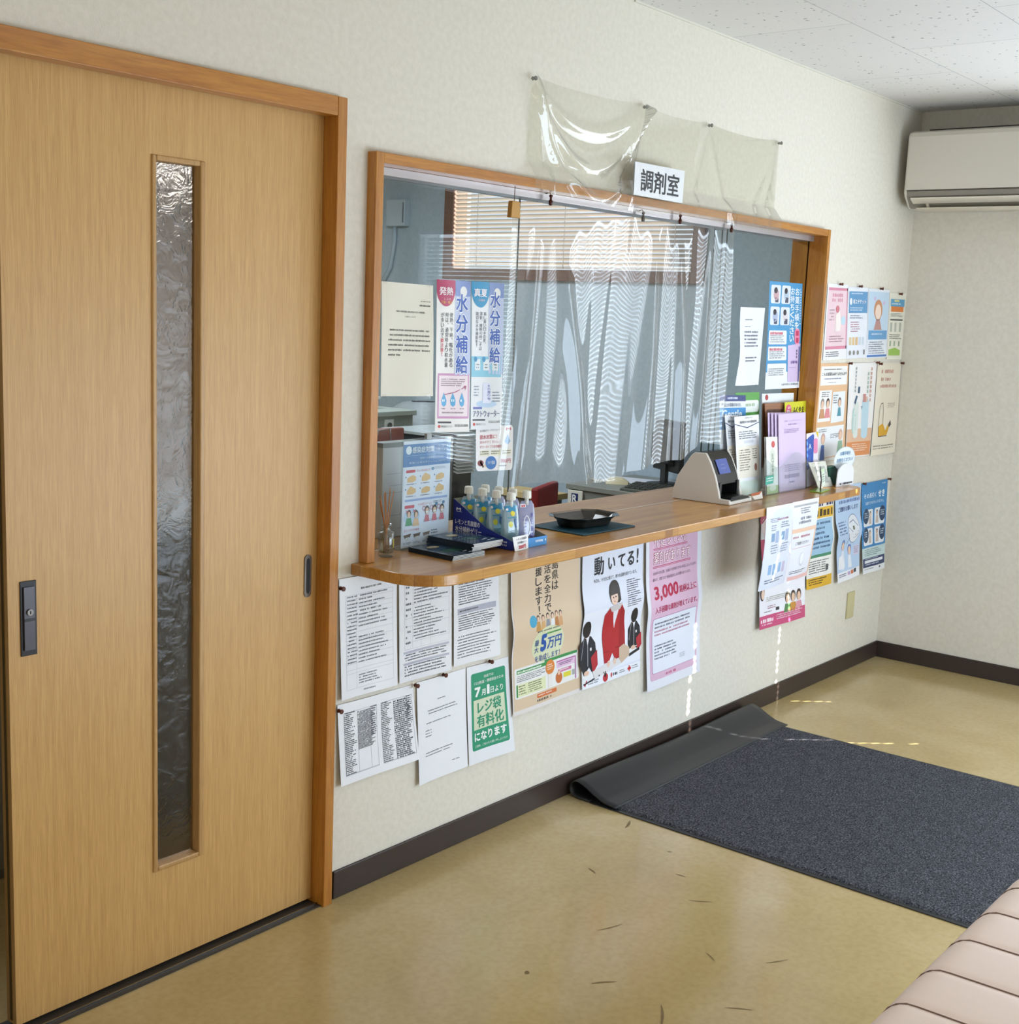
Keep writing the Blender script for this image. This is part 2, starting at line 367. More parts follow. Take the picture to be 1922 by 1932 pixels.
    def done(s, name, label, cat='poster', group=None, parent=None):
        o = s.b.build(name, parent, None if parent else s.ctr, fix=False)
        if not parent: tag(o, label, cat, group)
        return o
def wq(TL, TR, BR, BL, y=-.003, yb=None):
    yb = y if yb is None else yb
    return [(TL[0], y, TL[1]), (TR[0], y, TR[1]), (BR[0], yb, BR[1]), (BL[0], yb, BL[1])]

# ================================================================== SETTING
XR, H, ZC = 3.543, 2.523, .903
fl = MB(); fl.box(-3.3, 3.7, -3.1, 4.8, -.05, 0, M_FLOOR)
def scuff(x, y, a, ln, w, c=.15):
    P = []
    ln *= 1.25
    for i in range(7):
        t = i / 6; P.append((x + math.cos(a + c * t) * ln * t, y + math.sin(a + c * t) * ln * t, 1.1 * w * math.sin(PI * (.1 + .8 * t))))
    k = fl.add([(p[0] - math.sin(a) * p[2], p[1] + math.cos(a) * p[2], .0006) for p in P] + [(p[0] + math.sin(a) * p[2], p[1] - math.cos(a) * p[2], .0006) for p in P])
    for i in range(6): fl.face((k + i, k + i + 1, k + 8 + i, k + 7 + i), M_SCUFF)
for q in ((.17, -.80, 2.3, .05, .003), (.35, -.62, -.5, .06, .002), (.08, -.98, .4, .07, .003), (.62, -.42, 1., .03, .003), (.95, -.30, .2, .05, .004), (.5, -1.02, -.7, .05, .002),
          (.28, -1.1, 2., .05, .002), (-.12, -.86, -.9, .05, .0025), (.66, -.7, -1.1, .05, .002), (.42, -.92, .9, .035, .002), (-.25, -1.0, -1.2, .06, .002), (.78, -.62, 1.5, .025, .002), (.2, -1.28, 1.2, .04, .003), (.05, -.62, .2, .012, .006), (.9, -.5, 2.2, .012, .003)): scuff(*q)
struct(fl.build('floor'))
sbox('ceiling', [(-3.3, 3.7, -3.1, 4.8, H, H + .08, M_CEIL)])
T = .12
sbox('wall_north', [(-3.2, -1.0, 0, T, 0, H, M_WALL), (-1.0, .0, 0, T, 2.045, H, M_WALL), (-.0, .085, 0, T, 0, H, M_WALL), (.085, 2.625, 0, T, 0, .87, M_WALL),
                    (.085, 2.625, 0, T, 1.93, H, M_WALL), (2.625, XR, 0, T, 0, H, M_WALL)])
E0, E1, EZ0, EZ1 = -2.92, -.95, .60, 2.05          # waiting-room window
Q0, Q1, QZ0, QZ1 = 1.12, 2.80, 1.79, 2.38          # pharmacy window
def xwall(name, x0, x1, y0, y1, hole, m):
    a, b, c, d = hole
    return sbox(name, [(x0, x1, y0, a, 0, H, m), (x0, x1, b, y1, 0, H, m), (x0, x1, a, b, 0, c, m), (x0, x1, a, b, d, H, m)])
xwall('wall_east', XR, XR + .15, -3.0, .06, (E0, E1, EZ0, EZ1), M_WALL)
xwall('wall_pharmacy_east', XR, XR + .15, .06, 4.7, (Q0, Q1, QZ0, QZ1), M_PHW)
sbox('wall_south', [(-3.3, 3.7, -3.1, -3.0, 0, H, M_WALL)])
sbox('wall_west', [(-3.3, -3.2, -3.0, 4.7, 0, H, M_WALL)])
sbox('wall_pharmacy_north', [(-3.3, 3.7, 4.6, 4.7, 0, H, M_PHB)])
sbox('baseboard_north', [(0.0, XR, -.008, 0, 0, .077, M_BASEB)], bev=.002)
sbox('baseboard_east', [(XR - .008, XR, -3.0, -.008, 0, .077, M_BASEB)], bev=.002)
sbox('trim_1', [(1.2, XR, -.006, 0, H - .006, H, mat('d9d6c8', .6))])
# door frame and sliding door
dt = bpy.data.objects.new('trim_2', None); COL.objects.link(dt); struct(dt)
MB().box(-1.2, -.050, -.022, .02, 2.002, 2.047, M_FRAMEH).build('head_casing', dt, bev=.002)
MB().box(-.049, -.019, -.022, .085, 0, 2.047, M_FRAMEV).build('jamb', dt, bev=.002)
MB().box(-1.03, -1.0, -.02, .12, 0, 2.05, M_FRAMEV).build('jamb', dt)
MB().box(-1.0, -.05, -.012, .075, .0005, .004, mat('3a3632', .4)).box(-1.0, -.05, .0, .004, .004, .007, M_CHROME).build('floor_track', dt)
D0, D1, DY0, DY1 = -.885, -.050, .027, .063
g0, g1, gz0, gz1 = -.540, -.400, .245, 1.858
dr = bpy.data.objects.new('door_1', None); COL.objects.link(dr); dr.location = ((D0 + D1) / 2, DY0, .012); struct(dr)
def dloc(b, name, **k):
    o = b.build(name, dr, **k); o.location = Vector(o.location) - Vector(dr.location); return o
b = MB()
for q in ((D0, g0, .012, 2.03), (g1, D1, .012, 2.03), (g0, g1, .012, gz0), (g0, g1, gz1, 2.03)): b.box(q[0], q[1], DY0, DY1, q[2], q[3], M_DOOR)
b.box(D0 - .0015, D0, DY0 + .014, DY0 + .022, .02, 2.02, mat('5c4a22', .6)); dloc(b, 'leaf')
b = MB(); y0, y1 = DY0 - .005, DY0 + .03
for q in ((g0, g0 + .011, gz0, gz1), (g1 - .014, g1, gz0, gz1), (g0 + .011, g1 - .014, gz0, gz0 + .012), (g0 + .011, g1 - .014, gz1 - .012, gz1)): b.box(q[0], q[1], y0, y1, q[2], q[3], M_DTRIM)
dloc(b, 'glass_bead', bev=.003)
dloc(MB().box(g0 + .008, g1 - .01, DY0 + .018, DY0 + .022, gz0 + .01, gz1 - .01, M_OBS), 'glass_pane')
b = MB().box(-.859, -.823, DY0 - .003, DY0, .820, .977, mat('1f1d1e', .4))
lk = dloc(b, 'lock_plate', bev=.001)
b = MB().box(-.853, -.829, DY0 - .007, DY0 - .003, .832, .965, mat('4a464b', .3, .5, .3)); b.box(-.853, -.829, DY0 - .0075, DY0 - .007, .893, .899, mat('2a282a', .4))
b.lathe([(.007, 0), (.007, .003)], (-.841, DY0 - .0105, .912), mat('77706a', .3, .5, .7), 16, 'y'); b.box(-.842, -.840, DY0 - .0115, DY0 - .0104, .909, .915, mat('111111'))
o = b.build('lock_lever', lk, bev=.0008)
b = MB(); P = [(math.cos(a) * .0115, (.043 if math.sin(a) >= 0 else -.043) + math.sin(a) * .0115) for a in [2 * PI * i / 24 for i in range(24)]]
b.prism(P, DY0 - .003, DY0, mat('6e675f', .3, .5, .8), lambda p, t: (-.0795 + p[0], t, .883 + p[1]))
fp = dloc(b, 'finger_pull')
b = MB(); b.prism([(x * .5, z * .83) for x, z in P], DY0 - .0034, DY0 - .003, mat('0c0b0b', .5), lambda p, t: (-.0795 + p[0], t, .883 + p[1])); b.build('recess', fp)
# reception window frame
win = bpy.data.objects.new('window_1', None); COL.objects.link(win); struct(win)
F0, F1, FZ = .073, 2.640, 1.936
MB().box(F0, F0 + .028, -.03, .125, ZC, FZ, M_FRAMEV).build('jamb', win, bev=.002)
MB().box(F1 - .024, F1, -.03, .125, ZC, FZ + .001, M_FRAMEV).build('jamb', win, bev=.002)
MB().box(F0 + .028, F1 - .024, -.029, .125, FZ - .026, FZ, M_FRAMEH).build('head', win, bev=.002)
MB().box(F0 + .028, F1 - .024, .03, .105, FZ - .047, FZ - .026, M_ALU).build('top_rail', win, bev=.001)
def pane(x0, x1, y, z0, z1):
    b = MB(); k = .003; b.box(x0, x1, y - k, y + k, z0, z1, M_GEDGE)
    b.m[2] = b.m[4] = b.mi(M_GLASS); return b.build('glass_pane', win)
pane(F0 + .028, .79, .090, ZC + .002, FZ - .047); pane(1.955, F1 - .024, .052, ZC + .002, FZ - .047)
pane(1.945, 2.0, .098, ZC + .002, FZ - .047)
MB().box(F0 + .028, F1 - .024, .0795, .0835, ZC, ZC + .0006, mat('d8d2cc', .4)).build('sill_track', win)
# waiting-room window on the east wall with a drawn venetian blind
w2 = bpy.data.objects.new('window_2', None); COL.objects.link(w2); struct(w2)
b = MB()
for q in ((E0, E0 + .04, EZ0, EZ1), (E1 - .04, E1, EZ0, EZ1), (E0, E1, EZ0, EZ0 + .03), (E0, E1, EZ1 - .03, EZ1)): b.box(XR - .01, XR + .15, q[0], q[1], q[2], q[3], M_ALU)
b.build('frame', w2)
b = MB(); n = int((EZ1 - EZ0 - .09) / .025)
cuts = [E0 + .05, -1.92 - .006, -1.92 + .006, -1.16 - .006, -1.16 + .006, E1 - .05]
for i in range(n):
    z = EZ0 + .05 + i * .025
    hole1 = i % 5 and z > .87; hole2 = i % 5
    for a, c in (((0, 1), (2, 3), (4, 5)) if hole1 and hole2 else ((0, 3), (4, 5)) if hole2 else ((0, 1), (2, 5)) if hole1 else ((0, 5),)):
        k = b.add([(XR + .05 + dx, y, z + dz) for y in (cuts[a], cuts[c]) for dx, dz in ((-.0068, .0093), (.0068, -.0093))]); b.face((k, k + 1, k + 3, k + 2), M_SLATW)
b.box(XR + .03, XR + .07, E0 + .05, E1 - .05, EZ1 - .045, EZ1 - .03, M_SLATW); b.box(XR + .035, XR + .065, E0 + .05, E1 - .05, EZ0 + .03, EZ0 + .045, M_SLATW)
b.build('blind', w2)
# pharmacy window frame
w3 = bpy.data.objects.new('window_3', None); COL.objects.link(w3); struct(w3)
b = MB()
for q in ((Q0 - .05, Q0 + .02, QZ0 - .05, QZ1 + .05), (Q1 - .02, Q1 + .05, QZ0 - .05, QZ1 + .05), (Q0 + .02, Q1 - .02, QZ0 - .05, QZ0 + .012), (Q0 + .02, Q1 - .02, QZ1 - .01, QZ1 + .05)): b.box(XR - .03, XR + .1, q[0], q[1], q[2], q[3], M_BROWNW)
b.build('frame', w3, bev=.003)

# ================================================================== COUNTER
def front(x): return -.263 + (x - .17) * .0242
P = [(2.80, 0), (.045, 0), (.048, -.14)]
for i in range(1, 25): a = PI + i * PI / 48; P.append((.17 + .122 * math.cos(a), -.14 + .123 * math.sin(a)))
P.append((2.72, front(2.72)))
for i in range(1, 17): a = -PI / 2 + i * PI / 32; P.append((2.72 + .08 * math.cos(a), front(2.72) + .08 + .08 * math.sin(a)))
P2 = [(2.615, .079), (.102, .079), (.102, 0), (.045, 0)] + P[2:] + [(2.80, 0), (2.615, 0)]
b = MB(); b.prism(P2, ZC - .030, ZC, M_COUNTER, lambda p, t: (p[0], p[1], t))
o = b.build('counter', loc=(1.4, 0, ZC - .03), bev=.003); tag(o, 'long honey-brown wooden counter shelf with rounded corners under the hatch', 'counter')
o = MB().box(.102, 2.615, .084, .298, ZC - .03, ZC, M_COUNTER).build('counter', loc=(1.4, .2, ZC - .03), bev=.002); tag(o, 'inner wooden worktop strip behind the counter seam, inside the hatch', 'counter')

# ================================================================== CLEAR VINYL SHEETS
hooks = [(.655, 1.875), (.838, 1.893), (1.335, 1.886), (1.562, 1.896), (1.913, 1.894)]
def top_z(x):
    for (a, za), (c, zc_) in zip(hooks, hooks[1:]):
        if a <= x <= c: t = (x - a) / (c - a); return za + (zc_ - za) * t - (.034 if c - a > .4 else .012) * 4 * t * (1 - t)
    return hooks[0][1] if x < .7 else hooks[-1][1] - (x - 1.913) * .6
gs = lambda d, w: math.exp(-(d / w) ** 2)
def curtain(i, j):
    x = .668 + (1.935 - .668) * i; z0 = top_z(x); zb = 1.045 + .014 * math.sin(3.1 * i * PI + .6) + (.012 if i > .5 else -.01) - .05 * max(0, .12 - i)
    z = z0 + (zb - z0) * j; s = (z0 - z)
    y = .0012 * math.sin(2 * PI * x / .10 + 1. + 3 * j)
    for h, (hx, hz) in enumerate(hooks):
        f = (x - hx) / (.09 + .42 * s); y += .010 * math.cos(3.0 * f + .7 * h) * math.exp(-f * f * 1.3) * min(1, .25 + 1.4 * s)
    y += .010 * math.sin(2 * PI * x / .55 + .8 * j + .5) * j + .004 * math.sin(3 * j + 5 * x)
    for xa, xb, w, amp in ((.80, .72, .022, .024), (.87, 1.08, .036, .026), (1.44, 1.38, .034, .026), (1.58, 1.63, .026, .024), (1.80, 1.74, .018, .018)):
        y -= amp * gs(x - xa - (xb - xa) * j, w * (.5 + .8 * j)) * min(1, max(0, (j - .08) * 2.2))
    if i > .80: z += min(1, (i - .80) / .06) * .062 * j
    return (x, .016 + y * .85, z)
o = MB().grid(curtain, 200, 70, M_FILM).build('vinyl_curtain', loc=(1.3, .02, 1.05), fix=False)
tag(o, 'clear pleated vinyl curtain hanging across the open middle of the hatch', 'curtain')
pins_w = [(.700, 2.211), (1.270, 2.216), (1.672, 2.214), (2.180, 2.219)]
def cat(x, a, c, za, zc_, sag): t = (x - a) / (c - a); return za + (zc_ - za) * t - sag * 4 * t * (1 - t)
def wallsheet(i, j):
    x = .696 + (2.192 - .696) * i; zt = 2.226
    for (a, za), (c, zc_) in zip(pins_w, pins_w[1:]):
        if a <= x <= c: zt = cat(x, a, c, za + .008, zc_ + .008, .012)
    zb = 1.893 + .008 * math.sin(x * 9) * gs(x - 1.2, .6); z = zt + (zb - zt) * j
    e = min(i, 1 - i, .04) / .04
    y = -.005 - .034 * min(1, max(0, (1.985 - z) / .045))
    if x < 1.27:
        for sag, amp, w in ((.10, .012, .018), (.21, .022, .022), (.30, .020, .020)):
            y -= amp * gs(z - cat(x, .70, 1.27, 2.205, 2.20, sag), w) * (.4 + .6 * e)
        y -= .010 * gs(x - .71 - (2.21 - z) * .18, .02)
    y -= .012 * gs((x - 1.27) + (2.2 - z) * .33, .02) * gs(z - 2.05, .14)
    for a, dx in ((1.672, -.5), (1.672, .35), (2.18, .75), (2.18, .35)): y -= .005 * gs((x - a) + (2.215 - z) * dx, .02) * min(1, (2.22 - z) * 8)
    return (x, y, z)
o = MB().grid(wallsheet, 120, 40, M_FILM_W).build('vinyl_sheet', loc=(1.44, -.01, 1.9), fix=False)
tag(o, 'clear vinyl sheet pinned to the wall above the hatch, draped over its top frame', 'sheet')
def hook(x, z, label, h='4a1c10'):
    t = thing('curtain_hook', label, 'hook', (x, .012, z), 0, 'hooks holding the vinyl curtain')
    MB().lathe([(.003, -.020), (.0062, -.017), (.0062, -.006), (.0035, -.003), (.0035, .003), (.006, .006), (.005, .011)], (0, 0, 0), mat(h, .4), 10).build('clip', t)
    MB().tube([(0, 0, .010), (0, .006, .018), (0, .019, .014)], .0015, M_CHROME, 6).build('hook_wire', t)
hook(.838, 1.893, 'brown curtain hook left of the blind, first hook along the hatch top')
hook(1.562, 1.896, 'brown curtain hook in the middle of the hatch top')
hook(1.913, 1.894, 'brown curtain hook rightmost on the hatch top rail, above the glass edge')
hook(1.335, 1.886, 'small grey curtain hook under the sign on the hatch top', '6b6662')
t = thing('wooden_tag', 'small wooden block hanging on a string at the top left of the hatch', 'tag', (.648, -.004, 1.822))
MB().prism([(-.021, 0), (.021, 0), (.017, .046), (-.017, .046)], -.008, .008, mat('b98a42', .5), lambda p, y: (p[0], y, p[1])).build('block', t, bev=.002)
MB().tube([(0, 0, .046), (.001, 0, .07), (.001, 0, .088)], .0012, mat('55493c'), 6).build('string', t)

# ================================================================== PINS
PIN = None
def pin(x, z, label, y=-.001, h='5a2a18', silver=False):
    m = M_CHROME if silver else mat(h, .4)
    b = MB().lathe([(.0016, 0), (.0016, -.004), (.0058, -.005), (.0046, -.008), (.0040, -.012), (.0066, -.015), (.0060, -.018)], (x, y, z), m, 10, 'y')
    tag(b.build('push_pin', loc=(x, y, z)), label, 'pin', 'silver pins of the vinyl sheet' if silver else 'push pins in the notices')
for (x, z), w in zip(pins_w, ('leftmost silver pin at the top left corner of the wall vinyl sheet', 'silver pin on the vinyl sheet top edge above the left end of the room sign', 'silver pin on the vinyl sheet top edge right of the room sign', 'rightmost silver pin at the top right corner of the wall vinyl sheet')): pin(x, z - .002, w, -.006, silver=True)
for x, z, w in ((.002, .845, 'brown push pin at the upper left corner of the ruled form beside the door frame'), (.004, .520, 'brown push pin at the left top corner of the price list near the door frame'), (.292, .529, 'brown push pin between the price list and the plain letter'),
                (.408, .536, 'brown push pin at the top of the plain letter under the counter'), (.612, .536, 'brown push pin at the top of the green bag notice'), (2.806, 1.729, 'brown push pin above the pink pregnancy leaflet'), (3.0, 1.728, 'brown push pin above the blue cough etiquette leaflet'),
                (3.222, 1.727, 'brown push pin above the light blue portrait leaflet'), (3.44, 1.712, 'brown push pin above the cream leaflet nearest the corner'), (2.962, 1.402, 'brown push pin joining the orange symptom poster and the bottle poster'),
                (3.25, 1.404, 'left of two brown push pins between the bottle poster and the cream drawing poster'), (3.282, 1.398, 'right of two brown push pins between the bottle poster and the cream drawing poster'), (3.545, 1.400, 'brown push pin at the top right corner of the cream drawing poster'),
                (3.215, .862, 'brown push pin at the left top corner of the blue cough poster'), (3.497, .862, 'brown push pin at the right top corner of the blue cough poster')): pin(min(x, 3.53), z, w, -.004)

# ================================================================== ROOM SIGN
s = Sheet(*wq((1.172, 2.035), (1.465, 2.038), (1.462, 1.935), (1.173, 1.935), -.054), paper='dfe1e3', rough=.4, thick=.004)
s.T('調剤室', .12, .17, .90, .86, '26282c', .018)
s.done('room_sign', 'white room sign with bold black characters hanging above the hatch', 'sign')

# ================================================================== NOTICES UNDER THE COUNTER (left part)
K = '70747f'
def lamtop(a): return lambda u, v: a * v * v + .002 + .002 * math.sin(5 * u + 3 * v)
s = Sheet(*wq((.0, .868), (.213, .868), (.216, .547), (.010, .546)), curl=lamtop(.008), rough=.28, coat=.3)
s.T('薬局の開設許可に関する事項', .35, .095, .72, .112, '333333', .01).G([.1, .28, .93], [.15, .183, .24, .28, .32, .36, .41, .46, .52, .6, .66, .72, .77, .80, .93])
s.L(.12, .155, .3, .73, 19, K, short=.2, fill=.4).L(.32, .155, .9, .44, 9, K, short=.6, fill=.4).L(.32, .5, .85, .74, 8, K, short=.55, fill=.4).L(.32, .82, .8, .91, 4, K, short=.5, fill=.45).L(.4, .95, .65, .975, 1, '8a8d96')
s.done('form_notice', 'white ruled form, upper left of the notices beside the door frame', 'notice', 'laminated forms under the counter')
s = Sheet(*wq((.219, .868), (.436, .868), (.439, .545), (.227, .546)), curl=lamtop(.006), rough=.2, coat=.5)
s.G([.1, .25, .42, .60, .95], [.1, .33, .45, .52, .66, .72]).L(.12, .12, .23, .7, 12, K, short=.5, fill=.4, dens=.6).L(.27, .12, .92, .34, 8, K, short=.35, fill=.45).L(.27, .36, .9, .66, 11, K, short=.5, fill=.4)
s.R(.08, .735, .95, .755, 'b9bccb').R(.08, .835, .95, .855, 'b9bccb').L(.1, .76, .93, .83, 3, K, short=.15).L(.1, .86, .9, .965, 4, K, short=.15)
s.done('form_notice', 'white laminated price form, middle of the upper three under the counter end', 'notice', 'laminated forms under the counter')
s = Sheet(*wq((.440, .868), (.640, .868), (.658, .548), (.450, .550)), curl=lamtop(.006), rough=.2, coat=.5)
s.RR(.42, .12, .93, .2, 'c3c6cf', .02).RR(.43, .125, .92, .195, 'e9ebf0', .02, 2).L(.46, .135, .88, .19, 2, K).L(.1, .2, .92, .45, 11, K, short=.3).R(.08, .475, .93, .53, 'b4b8c8').L(.12, .49, .55, .52, 1, K, l=3)
s.L(.1, .54, .92, .69, 7, K, short=.2).L(.08, .73, .93, .95, 8, K, short=.3, fill=.4)
s.done('form_notice', 'white laminated text notice, right of the upper three, with grey heading bar', 'notice', 'laminated forms under the counter')
s = Sheet(*wq((.003, .534), (.290, .530), (.311, .312), (.013, .312)), curl=lamtop(.01), rough=.5)
for u in (.07, .55):
    s.G([u, u + .17, u + .33, u + .42], [.12, .9], '9a9da6').L(u, .12, u + .15, .9, 34, '3c3f48', short=.5, fill=.6).L(u + .17, .14, u + .40, .9 if u > .5 else .62, 30, '3c3f48', short=.25, fill=.75).L(u + .34, .12, u + .42, .5, 14, '3c3f48', short=.3)
s.R(.07, .89, .49, .893, '777777').R(.55, .89, .97, .893, '777777')
s.done('price_list', 'white landscape list of dense small print, lower left beside the door frame', 'notice')
s = Sheet(*wq((.303, .533), (.512, .534), (.524, .236), (.318, .231)), curl=lamtop(.008), rough=.5)
for a, c, d, n in ((.4, .21, .6, 1), (.2, .30, .85, 2), (.15, .42, .8, 1), (.15, .49, .3, 3), (.15, .71, .8, 2), (.68, .87, .84, 1)): s.L(a, c, d, c + .028 * n, n, '7c7f88', short=.3, fill=.35)
s.done('letter', 'nearly blank white letter with a few printed lines, beside the green bag notice', 'notice')
s = Sheet(*wq((.514, .535), (.708, .531), (.742, .231), (.527, .235)), curl=lamtop(.012), rough=.3, coat=.3)
g_ = '3d9a76'; s.RR(.09, .08, .91, .87, g_, .04)
s.T('当店では', .38, .115, .62, .145, 'eef4f0', .015).T('CO2削減・環境保全のため', .15, .165, .86, .20, 'eef4f0', .01)
s.T('7', .16, .225, .30, .325, 'f4f7f4', .05).T('月', .32, .26, .42, .325, 'f4f7f4', .03).T('1', .45, .225, .52, .325, 'f4f7f4', .05).T('日より', .54, .26, .84, .325, 'f4f7f4', .02)
s.R(.135, .355, .86, .66, 'd5ddc0', 2).T('レジ袋', .22, .375, .78, .5, g_, .026, 4).T('有料化', .2, .515, .82, .645, g_, .026, 4)
s.T('になります', .14, .685, .86, .78, 'f4f7f4', .04).T('ご理解、ご協力をお願い申し上げます', .14, .815, .86, .84, 'eef4f0')
s.done('bag_notice', 'green and white notice about charging for carrier bags, below the counter', 'notice')

# ================================================================== THREE BIG POSTERS UNDER THE COUNTER
def fold(u, v, f=.51, a=.010): return a * gs(v - f, .10) + .022 * max(0, v - .55) ** 1.3 + .004 + .004 * math.sin(4 * u + 1)
def person(s, u, v, r, hair, body, skin='e3bfa5', l=2, w=1.6, long=1.8):
    s.E(u, v, r, r * .85, hair, l).E(u, v + r * .2, r * .72, r * .65, skin, l + 1).P([(u - r * w * .6, v + r * .9), (u + r * w * .6, v + r * .9), (u + r * w, v + r * (.9 + long)), (u - r * w, v + r * (.9 + long))], body, l)
s = Sheet(*wq((.690, .870), (1.051, .870), (1.092, .343), (.726, .341)), paper='dfd9d6', curl=lambda u, v: fold(u, v), rough=.5, n=(12, 44))
s.R(.015, 0, .985, .975, 'd8c1a4', 1)
s.TV('福島県は', .57, .06, .665, .31, '2b2624', .01).TV('就活を全力で', .455, .085, .55, .435, '2b2624', .015).TV('応援します！', .325, .09, .42, .435, '2b2624', .015)
s.E(.27, .462, .05, .036, '3f9fc4', 2)
for i, (u, hh, bb) in enumerate(((.34, '3c2b22', 'c2924c'), (.41, '4a3226', 'd2a56b'), (.48, '2a2523', '8a8f98'), (.55, '2a2523', 'e3e4e6'), (.61, '5a3d2a', 'b77d45'), (.67, '2a2523', 'cfa071'))): person(s, u, .45 + .004 * (i % 2), .022, hh, bb, long=2.6)
s.E(.5, .625, .24, .115, 'd7dbb6', 2).L(.33, .528, .69, .545, 1, '6a705a', l=3)
s.R(.46, .552, .68, .562, '5a9a58', 3).TV('最大', .30, .58, .36, .665, '3d5a8c', .02, 4).T('5', .385, .555, .475, .665, '2f5aa8', .06, 4).T('万円', .485, .585, .70, .66, '2f5aa8', .03, 4).T('を助成します！', .31, .68, .68, .72, '4a5f9a', .015, 4)
s.RR(.03, .722, .96, .905, 'e8e7e4', .02, 2).R(.06, .735, .5, .757, '3f8f4e', 3).R(.45, .722, .94, .74, '3f8f4e', 3).L(.07, .741, .44, .755, 1, 'e8f0e4', l=4, fill=.8)
s.L(.06, .768, .46, .81, 4, '54606c', l=3).R(.05, .82, .46, .895, 'dfe3b8', 3).R(.05, .82, .068, .895, '3f8f4e', 4).L(.08, .828, .18, .89, 4, '70755c', l=4).L(.21, .825, .44, .89, 5, '70755c', l=4)
s.E(.53, .775, .068, .045, 'd9843a', 4).L(.485, .755, .58, .795, 3, 'f6e6d4', l=5).P([(.50, .815), (.55, .815), (.565, .90), (.49, .90)], 'e6e1dc', 4)
s.R(.63, .755, .92, .763, 'b668a4', 4).R(.905, .755, .92, .90, 'b668a4', 4).R(.63, .763, .905, .80, 'e0bfda', 3).L(.66, .77, .88, .79, 2, '7a3a78', l=5).R(.65, .81, .85, .83, 'c9749a', 4).L(.67, .812, .83, .828, 1, 'f2dfe8', l=5).R(.73, .84, .84, .87, 'd9cf3a', 4).R(.86, .838, .91, .872, 'aaaaa8', 4)
s.E(.66, .86, .05, .035, 'c8703a', 4).E(.66, .83, .02, .014, 'e3bfa5', 5)
s.RR(.33, .915, .62, .94, 'd0713c', .01, 2).L(.35, .921, .60, .936, 1, 'f4ded0', l=3).L(.33, .947, .62, .968, 1, '55483c', fill=.7)
s.done('job_support_poster', 'beige poster with vertical black writing and a blue 50,000-yen figure, under the counter', 'poster', 'large posters under the counter')
s = Sheet(*wq((1.056, .870), (1.424, .870), (1.437, .349), (1.082, .350)), paper='dde2f0', curl=lambda u, v: fold(u, v, .50, .012), rough=.45, n=(12, 44))
s.R(0, .505, 1, .93, 'e6e9f3', 1)
s.T('動', .175, .165, .33, .285, '1d1f24', .025).T('い', .40, .185, .52, .265, '1d1f24', .03).T('て', .57, .18, .69, .268, '1d1f24', .03).T('る', .73, .175, .85, .27, '1d1f24', .03).T('!', .89, .165, .92, .265, '1d1f24', .03)
s.T('今日も、その日に備えて、様々な活動を続けています。', .17, .305, .90, .33, '2c2e35', .005).L(.72, .36, .96, .545, 13, '5a5d68', short=.5, fill=.5)
# seated people practising chest compressions
def jacket(u, v, k, c1, c2):
    s.P([(u - .05 * k, v), (u + .05 * k, v), (u + .12 * k, v + .05 * k), (u + .16 * k, v + .2 * k), (u + .08 * k, v + .25 * k), (u + .02 * k, v + .2 * k), (u - .06 * k, v + .25 * k), (u - .12 * k, v + .17 * k), (u - .12 * k, v + .05 * k)], c1, 3)
    s.P([(u - .025 * k, v), (u + .025 * k, v), (u, v + .06 * k)], 'e9e9ee', 4).P([(u + .05 * k, v + .14 * k), (u + .15 * k, v + .1 * k), (u + .16 * k, v + .2 * k), (u + .08 * k, v + .25 * k)], c2, 4)
    s.S([(u, v + .05 * k), (u, v + .19 * k)], .006, 'd8d8de', 5).S([(u - .06 * k, v + .01), (u - .1 * k, v + .14 * k)], .004, 'c8c8d0', 5).R(u + .035 * k, v + .075 * k, u + .06 * k, v + .095 * k, 'e6e6ea', 5)
jacket(.09, .665, 1., '23252d', 'b02c35'); s.E(.07, .615, .062, .055, '2a2624', 5).E(.08, .655, .038, .022, 'd9b49c', 4).E(.07, .90, .04, .016, 'e0bfa8', 4).P([(0, .905), (.2, .905), (.16, .955), (0, .96)], 'e8e9ec', 3)
jacket(.88, .655, .85, '20222a', 'b02c35'); s.E(.875, .612, .055, .05, '262220', 5).E(.875, .648, .032, .02, 'd9b49c', 4).P([(.78, .835), (.98, .82), (.98, .87), (.8, .875)], 'e8e9ec', 3).E(.87, .83, .04, .014, 'e0bfa8', 5)
s.P([(.42, .505), (.60, .497), (.68, .56), (.72, .70), (.73, .85), (.62, .885), (.54, .86), (.50, .82), (.44, .875), (.36, .875), (.32, .70), (.33, .55)], 'b3242c', 4)
s.P([(.455, .51), (.57, .505), (.52, .66)], 'e7e6ec', 5).P([(.40, .505), (.62, .495), (.58, .535), (.44, .54)], 'c9c2c0', 6).P([(.60, .52), (.68, .56), (.73, .85), (.62, .885), (.62, .7)], 'a01f28', 5).R(.36, .80, .44, .806, '8d1a22', 5).R(.55, .79, .62, .796, '8d1a22', 5)
s.E(.50, .415, .092, .078, '2e2522', 5).P([(.41, .41), (.59, .41), (.595, .475), (.56, .49), (.42, .47)], '2e2522', 5).E(.485, .45, .06, .048, 'e6c6b2', 6).P([(.42, .40), (.56, .395), (.55, .428), (.43, .432)], '2e2522', 7)
s.E(.463, .447, .010, .005, '3a2a26', 8).E(.505, .445, .010, .005, '3a2a26', 8).E(.48, .474, .012, .004, 'b5706a', 8).S([(.482, .448), (.478, .462)], .004, 'd1a592', 8)
s.E(.43, .885, .025, .022, 'e6c6b2', 6).E(.54, .88, .025, .022, 'e6c6b2', 6)
